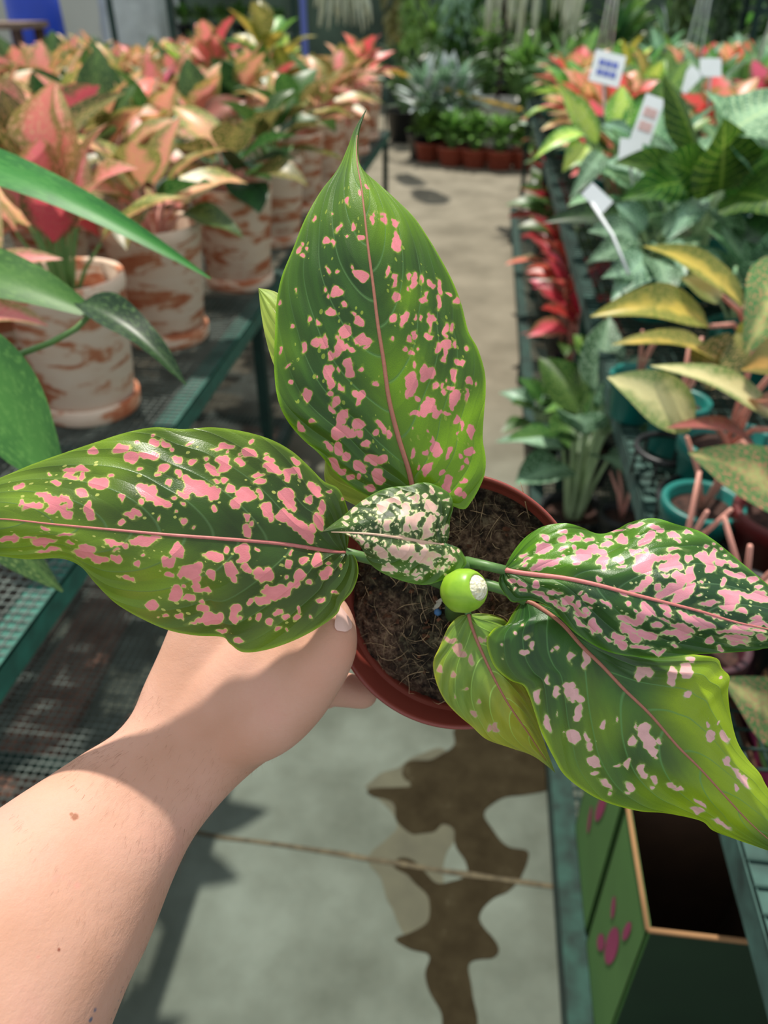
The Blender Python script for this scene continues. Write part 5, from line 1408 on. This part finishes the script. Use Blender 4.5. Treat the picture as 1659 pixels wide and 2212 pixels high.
# ---- leaf 6: young central leaf
SF = parse('''500,235,60,24;440,280,60,26,25;420,300,40,20,20;375,218,22,14;320,250,26,14,15;255,305,30,16,35;210,350,22,14,20;190,388,16,10;260,380,12,12;580,270,40,30,-30;570,320,35,30,20;600,370,20,35;590,430,28,36;640,365,30,50;660,330,40,35;650,415,26,22;720,270,28,38;760,285,35,32;740,360,30,34;735,400,30,30;715,440,28,45;735,455,20,24;
735,160,16,20;745,180,18,20;705,210,16,16;660,215,18,20;800,185,10,9;840,235,10,14;790,320,14,22;800,370,8,20;770,430,10,12;620,220,14,12;465,400,20,40,10;410,370,16,20;540,360,14,18;640,240,20,14;830,430,8,20;555,200,30,8,5;290,490,14,18,-40;330,520,20,16,-30;420,560,50,22,-10;430,590,40,18;480,665,40,22;455,690,30,14;380,500,10,8;370,480,10,9;
520,570,30,40,-25;500,560,20,25;560,590,40,30,-30;590,560,40,30,-35;620,540,14,35,-20;640,600,30,28,-40;700,570,35,40,-30;690,630,40,30,-20;740,640,40,22;720,600,30,22;760,590,30,26,-25;790,580,28,16,-30;850,590,32,20,-15;880,620,26,26,-20;830,675,20,10,30;800,690,20,10;760,680,24,12;580,690,20,14;655,716,36,10;670,745,24,8;620,630,16,20;
935,570,10,16;690,520,22,20;450,620,16,8;440,460,40,9,-8;560,480,60,10,-8;700,508,60,10,-8''')
rr = random.Random(50)
for k in range(190):
    x, y = rr.uniform(190, 900), rr.uniform(180, 730)
    SF.append([x, y, rr.uniform(3, 8), rr.uniform(3, 9), rr.uniform(-30, 30)])
hero_leaf('small young leaf in the centre, densely speckled cream and pale pink',
    [(957, 1178, .352), (916, 1171, .347), (866, 1162, .343), (815, 1155, .342), (781, 1152, .343), (742, 1150, .345), (696, 1149, .348)],
    [(957, 1178), (966, 1170), (971, 1149), (972, 1125), (979, 1095), (974, 1071), (957, 1056), (930, 1044), (906, 1043), (883, 1049), (849, 1052), (822, 1059), (791, 1076), (764, 1095), (737, 1118), (714, 1135), (696, 1149)],
    [(957, 1178), (974, 1183), (991, 1184), (1002, 1199), (1007, 1219), (984, 1238), (960, 1251), (923, 1263), (889, 1260), (849, 1248), (815, 1231), (795, 1211), (785, 1189), (768, 1167), (748, 1155), (721, 1151), (696, 1149)],
    mF, SF, (680, 1000), 2.9625,
    limes=[(970, 1060, 30, .5), (990, 1220, 40, .6), (850, 1235, 50, .5), (740, 1130, 30, .4), (900, 1255, 40, .4)],
    cup=(.008, .007), rib=(.0013, .0005, rib_pale), petiole=([(955, 1178, .3525), (985, 1192, .360), (1000, 1215, .372), (990, 1245, .384)], [.0018, .0022, .0026, .003]), ripple=.0006, grow=.86, nt=230, ns=56, seed=53)

# ---- leaf 7: pale leaf behind the upright one
hero_leaf('pale lime leaf mostly hidden behind the upright leaf, its tip showing on the left',
    [(860, 1120, .388), (760, 985, .384), (665, 810, .383), (604, 690, .384), (558, 622, .388)],
    [(860, 1120), (800, 1104), (742, 1078), (703, 1040), (700, 985), (668, 930), (630, 870), (596, 800), (575, 735), (564, 675), (558, 622)],
    [(860, 1120), (870, 1060), (840, 950), (780, 820), (700, 720), (630, 655), (594, 630), (558, 622)],
    mG, [], (0, 0), 1, limes=[(600, 700, 90, .8), (760, 1060, 60, .3)], cup=(.004, .004), rib=(.0012, .0004, rib_green), petiole=([(858, 1118, .3885), (900, 1180, .392), (950, 1250, .396)], [.002, .0024, .003]), nt=120, ns=24, seed=61)

# ---- stem
MB().tube([P(985, 1335, .424), P(985, 1300, .405), P(988, 1262, .388), P(998, 1225, .366), P(1000, 1212, .360)], [.0062, .0058, .0052, .0040, .002], 16).build('stem', pet_m, hero, True)
# membrane flakes beside the stem
mb = MB()
blade(mb, P(952, 1300, .410), P(936, 1316, .412), .0012, CN, .1, .3, 0, 6, 1); blade(mb, P(962, 1292, .408), P(942, 1300, .411), .0010, CN, .1, .3, 0, 6, 1)
mb.build('sheath_flake', simple('silvery_sheath', srgb(190, 186, 170), .3, .1, 200), hero, True)

# ---- green bud with the white cob showing
mspa, nt_, b_ = newmat('bud_green')
tc_ = N(nt_, 'ShaderNodeTexCoord').outputs['Object']
nt_.links.new(ramp(nt_, noise(nt_, tc_, 120, 3, .5), [(.3, srgb(122, 168, 34)), (.7, srgb(156, 196, 56))]), b_.inputs['Base Color'])
b_.inputs['Roughness'].default_value = .35; b_.inputs['Subsurface Weight'].default_value = .15; b_.inputs['Subsurface Radius'].default_value = (.004, .006, .001)
BC = P(1001, 1276, .346)
bud_ax = (RT * .78 - FWD * .75 - DN * .26).normalized()
QB = bud_ax.to_track_quat('Z', 'Y')
mb = MB()
prof = [(.0001, -.0104), (.0030, -.0100), (.0064, -.0084), (.0090, -.0052), (.0101, 0), (.0093, .0045), (.0080, .0070), (.0066, .0086), (.0060, .0086), (.0056, .0076), (.001, .0070)]
mb.lathe(prof, 48, 0, BC, QB)
mb.tube([P(999, 1276, .352), P(996, 1272, .364), P(992, 1268, .384)], [.0022, .0018, .0022], 10)
sp_ = mb.build('bud', mspa, hero, True); sp_['label'] = 'round lime green flower bud beside the central leaf'
mcob, nt_, b_ = newmat('white_cob')
tc_ = N(nt_, 'ShaderNodeTexCoord').outputs['Object']
vo_ = N(nt_, 'ShaderNodeTexVoronoi', feature='SMOOTH_F1'); vo_.inputs['Scale'].default_value = 900; nt_.links.new(tc_, vo_.inputs['Vector'])
nt_.links.new(ramp(nt_, vo_.outputs['Distance'], [(.2, srgb(240, 236, 214)), (.7, srgb(206, 200, 160))]), b_.inputs['Base Color'])
b_.inputs['Roughness'].default_value = .7
bump(nt_, b_, math_(nt_, 'SUBTRACT', 1.0, vo_.outputs['Distance']), .9, .0008)
mb = MB(); cc = BC + QB @ Vector((0, 0, .0062))
prof = [(.0062 * math.cos(a), .0056 * math.sin(a)) for a in np.linspace(-.6, math.pi / 2 - .01, 16)]
mb.lathe(prof, 40, 0, cc, QB)
o = mb.build('cob', mcob, sp_); o['label'] = 'bumpy white tip of the flower cob'

# ================================================================== THE HAND AND ARM
person = None
def skinmat():
    m, nt, b = newmat('light_skin')
    L = nt.links
    tc = N(nt, 'ShaderNodeTexCoord').outputs['Object']
    f = noise(nt, tc, 18, 3, .5)
    g = noise(nt, tc, 420, 3, .65)
    c = ramp(nt, f, [(.32, srgb(198, 150, 126)), (.52, srgb(208, 161, 140)), (.72, srgb(212, 158, 142))])
    c = mix(nt, math_(nt, 'MULTIPLY', math_(nt, 'SUBTRACT', g, .45), .6, clamp=True), c, srgb(202, 146, 122))
    def mark(c, p, r, col, soft=.35, amt=1.0, sc=(1, 1, 1)):
        vm = N(nt, 'ShaderNodeVectorMath', operation='SUBTRACT'); L.new(tc, vm.inputs[0]); vm.inputs[1].default_value = p
        vs_ = N(nt, 'ShaderNodeVectorMath', operation='MULTIPLY'); L.new(vm.outputs[0], vs_.inputs[0]); vs_.inputs[1].default_value = sc
        ln = N(nt, 'ShaderNodeVectorMath', operation='LENGTH'); L.new(vs_.outputs[0], ln.inputs[0])
        d_ = math_(nt, 'ADD', ln.outputs['Value'], math_(nt, 'MULTIPLY', math_(nt, 'SUBTRACT', g, .5), r * .9))
        k = math_(nt, 'MULTIPLY', math_(nt, 'DIVIDE', math_(nt, 'SUBTRACT', r, d_), r * soft), amt, clamp=True)
        if amt < 1: k = math_(nt, 'MULTIPLY', k, amt)
        return mix(nt, k, c, col)
    for (p, r, col, so, am) in MARKS:
        c = mark(c, tuple(p), r, col, so, am)
    L.new(c, b.inputs['Base Color'])
    b.inputs['Roughness'].default_value = .6; b.inputs['Specular IOR Level'].default_value = .25
    b.inputs['Subsurface Weight'].default_value = .12
    b.inputs['Subsurface Radius'].default_value = (.006, .0025, .0012)
    h = math_(nt, 'ADD', math_(nt, 'ADD', g, math_(nt, 'MULTIPLY', noise(nt, tc, 1500, 2, .6), .5)), math_(nt, 'MULTIPLY', noise(nt, mapping(nt, tc, (1, 1, 3)), 90, 3, .6), 1.6))
    bump(nt, b, h, .28, .0006)
    return m

# arm sections: (left contour px, right contour px, depth of axis, thickness ratio)
SEC = [((-330, 2020), (90, 2560), .332, .92), ((-250, 1952), (165, 2400), .342, .92), ((-60, 1790), (268, 2140), .362, .9), ((25, 1728), (322, 2030), .372, .86), ((102, 1679), (378, 1890), .381, .80), ((179, 1628), (425, 1800), .389, .74),
       ((246, 1587), (495, 1715), .395, .68), ((287, 1540), (560, 1656), .400, .62), ((312, 1480), (610, 1622), .404, .56), ((345, 1408), (640, 1580), .407, .52), ((375, 1335), (655, 1520), .409, .48), ((410, 1270), (668, 1450), .412, .42), ((450, 1215), (680, 1370), .416, .36)]
def sec_geo(s):
    (l, r, d, k) = s
    cx, cy = (l[0] + r[0]) / 2, (l[1] + r[1]) / 2
    hw = math.hypot(r[0] - l[0], r[1] - l[1]) / 2 * d / FPX
    a, b = P(l[0], l[1], d), P(r[0], r[1], d)
    return (a + b) / 2, (b - a).normalized(), hw, hw * k
geo = [sec_geo(s) for s in SEC]
def armsurf(f, ang, off=0):
    i = min(int(f), len(geo) - 2); t = f - i
    c = geo[i][0].lerp(geo[i + 1][0], t); sd = geo[i][1].lerp(geo[i + 1][1], t).normalized()
    hw = geo[i][2] * (1 - t) + geo[i + 1][2] * t; th = geo[i][3] * (1 - t) + geo[i + 1][3] * t
    ax = (geo[i + 1][0] - geo[i][0]).normalized()
    nz = sd.cross(ax).normalized()
    if nz.dot(FWD) > 0: nz = -nz
    e = 2.3
    ca, sa = math.cos(ang), math.sin(ang)
    x = math.copysign(abs(ca) ** (2 / e), ca) * (hw + off); y = math.copysign(abs(sa) ** (2 / e), sa) * (th + off)
    return c + sd * x + nz * y, ax, sd, nz
mb = MB()
n = 64; vs = []
fr = np.linspace(0, len(geo) - 1, 90)
# smooth interpolation of the sections
raw = [[armsurf(f, 2 * math.pi * k / n)[0] for k in range(n)] for f in range(len(geo))]
raw = [[armsurf(min(f, len(geo) - 1.0001), 2 * math.pi * k / n)[0] for k in range(n)] for f in range(len(geo))]
arr = np.array([[list(v) for v in r] for r in raw])
def cr(arr, f):
    i = min(int(f), len(arr) - 2); t = f - i
    p0 = arr[max(i - 1, 0)]; p1 = arr[i]; p2 = arr[i + 1]; p3 = arr[min(i + 2, len(arr) - 1)]
    return 0.5 * ((2 * p1) + (-p0 + p2) * t + (2 * p0 - 5 * p1 + 4 * p2 - p3) * t * t + (-p0 + 3 * p1 - 3 * p2 + p3) * t ** 3)
rings = [cr(arr, f) for f in fr]
for r in rings: vs.extend([Vector(v) for v in r])
fs = [(i * n + k, i * n + (k + 1) % n, (i + 1) * n + (k + 1) % n, (i + 1) * n + k) for i in range(len(rings) - 1) for k in range(n)]
fs.append(tuple(range(n))[::-1]); fs.append(tuple((len(rings) - 1) * n + k for k in range(n)))
mb.add(vs, fs)
def ball(mb, c, r, sc=(1, 1, 1)):
    mb.lathe([(max(.00005, r * math.cos(a)), r * math.sin(a)) for a in np.linspace(-math.pi / 2, math.pi / 2, 16)], 28, 0, c)
def finger(mb, pts):
    q = spline([(p[0], p[1], p[2], p[3]) for p in pts], 26)
    P3 = [P(a, b, c) for a, b, c, _ in q]; R_ = [r * c / FPX for _, _, c, r in q]
    mb.tube(P3, R_, 28)
    ball(mb, P3[0], R_[0]); ball(mb, P3[-1], R_[-1])
# thumb side: thenar, metacarpal, knuckle, last joint bent over the rim
finger(mb, [(505, 1600, .394, 66), (580, 1560, .389, 74), (640, 1505, .386, 72), (690, 1440, .383, 64), (716, 1395, .381, 57), (722, 1352, .382, 48), (716, 1322, .385, 40)])
finger(mb, [(560, 1480, .394, 80), (620, 1440, .392, 74), (665, 1390, .391, 62), (700, 1350, .391, 46)])
finger(mb, [(430, 1560, .398, 84), (500, 1500, .399, 96), (570, 1430, .400, 90), (630, 1370, .402, 70)])
# back of the hand knuckles, hidden beneath the leaf
finger(mb, [(500, 1330, .425, 60), (560, 1275, .427, 56), (610, 1250, .432, 46), (640, 1245, .440, 40)])
finger(mb, [(560, 1400, .412, 84), (610, 1340, .414, 72), (645, 1300, .420, 54)])
# index finger curling under the rim
finger(mb, [(590, 1500, .408, 60), (640, 1482, .424, 46), (700, 1484, .434, 42), (745, 1490, .440, 38), (783, 1497, .443, 35)])
# middle, ring and little fingers wrapped round the pot below it
finger(mb, [(560, 1470, .420, 60), (610, 1470, .446, 44), (665, 1492, .458, 39), (706, 1498, .464, 34)])
finger(mb, [(530, 1440, .425, 56), (580, 1440, .462, 42), (640, 1455, .480, 36), (700, 1470, .488, 31), (728, 1472, .490, 28)])
finger(mb, [(520, 1390, .425, 54), (570, 1390, .474, 38), (630, 1410, .500, 32), (690, 1430, .508, 28), (715, 1440, .510, 25)])
MARKS = []
def at_px(px, py):
    best = None
    for f in np.linspace(0, len(geo) - 1.001, 160):
        for a in np.linspace(.1, math.pi - .1, 60):
            p = armsurf(f, a)[0]; d = p - CAM; z = d.dot(FWD)
            x = 829.5 + FPX * d.dot(RT) / z; y = 1106 + FPX * d.dot(DN) / z
            e = (x - px) ** 2 + (y - py) ** 2
            if best is None or e < best[0]: best = (e, p)
    return best[1]
MARKS += [(at_px(160, 1766), .0021, srgb(158, 104, 78), .5, 1.0), (at_px(150, 1760), .0011, srgb(168, 116, 88), .5, 1.0), (at_px(131, 2057), .0010, srgb(140, 78, 60), .5, 1.0),
          (at_px(367, 1810), .0006, srgb(200, 110, 100), .5, 1.0), (at_px(88, 2062), .0010, srgb(214, 140, 126), .6, .7), (at_px(533, 1668), .0007, srgb(190, 120, 96), .5, 1.0)]
for (x, y) in ((118, 1896), (130, 1893), (141, 1896), (150, 1906), (157, 1913)):
    MARKS.append((at_px(x, y), .0020, srgb(226, 146, 138), .9, .6))
for (x, y) in ((203, 2187), (198, 2197), (193, 2207), (190, 2216)):
    MARKS.append((at_px(x, y), .0013, srgb(98, 104, 124), .7, .9))
for (x, y) in ((268, 2130), (262, 2145), (255, 2162), (248, 2180), (240, 2200)):
    MARKS.append((at_px(x, y), .0007, srgb(110, 108, 118), .7, .9))
MARKS.append((P(762, 1398, .372), .017, srgb(226, 146, 122), 1.0, .55))
MARKS.append((P(690, 1470, .366), .016, srgb(222, 150, 126), 1.0, .4))
person = mb.build('person', skinmat())
tag(person, "person's bare left forearm and hand gripping the small brown pot from the lower left", 'person')
md = person.modifiers.new('remesh', 'REMESH'); md.mode = 'VOXEL'; md.voxel_size = .0014; md.use_smooth_shade = True
md = person.modifiers.new('smooth', 'SMOOTH'); md.factor = .6; md.iterations = 22
# thumb nail
mnail, nt_, b_ = newmat('nail'); b_.inputs['Base Color'].default_value = srgb(232, 190, 178); b_.inputs['Roughness'].default_value = .25
mb = MB()
blade(mb, P(748, 1364, .3712), P(733, 1306, .3752), .0050, CN + RT * .75, .05, -.30, 0, 12, 4, 0, .5)
mb.build('thumb_nail', mnail, person)
# fine hairs
mb = MB(); rr = random.Random(77)
for k in range(1500):
    f = rr.uniform(.6, 8.2); a = rr.uniform(.0, math.pi)
    dens = 1.0 if f < 6 else .4
    if rr.random() > dens: continue
    p, ax, sd, nz = armsurf(f, a, -.0004)
    nrm = (sd * math.cos(a) + nz * math.sin(a)).normalized()
    dr = (ax * rr.uniform(-1., -.6) + sd * rr.uniform(-.15, .45)).normalized()
    l = rr.uniform(.002, .005)
    mb.tube([p, p + dr * l * .5 + nrm * l * .22, p + dr * l + nrm * l * .30], [.00003, .000022, .000008], 3, 0, False)
o = mb.build('arm_hair', simple('brown_hair', srgb(150, 106, 80), .6, .1, 50), person); o['kind'] = 'stuff'
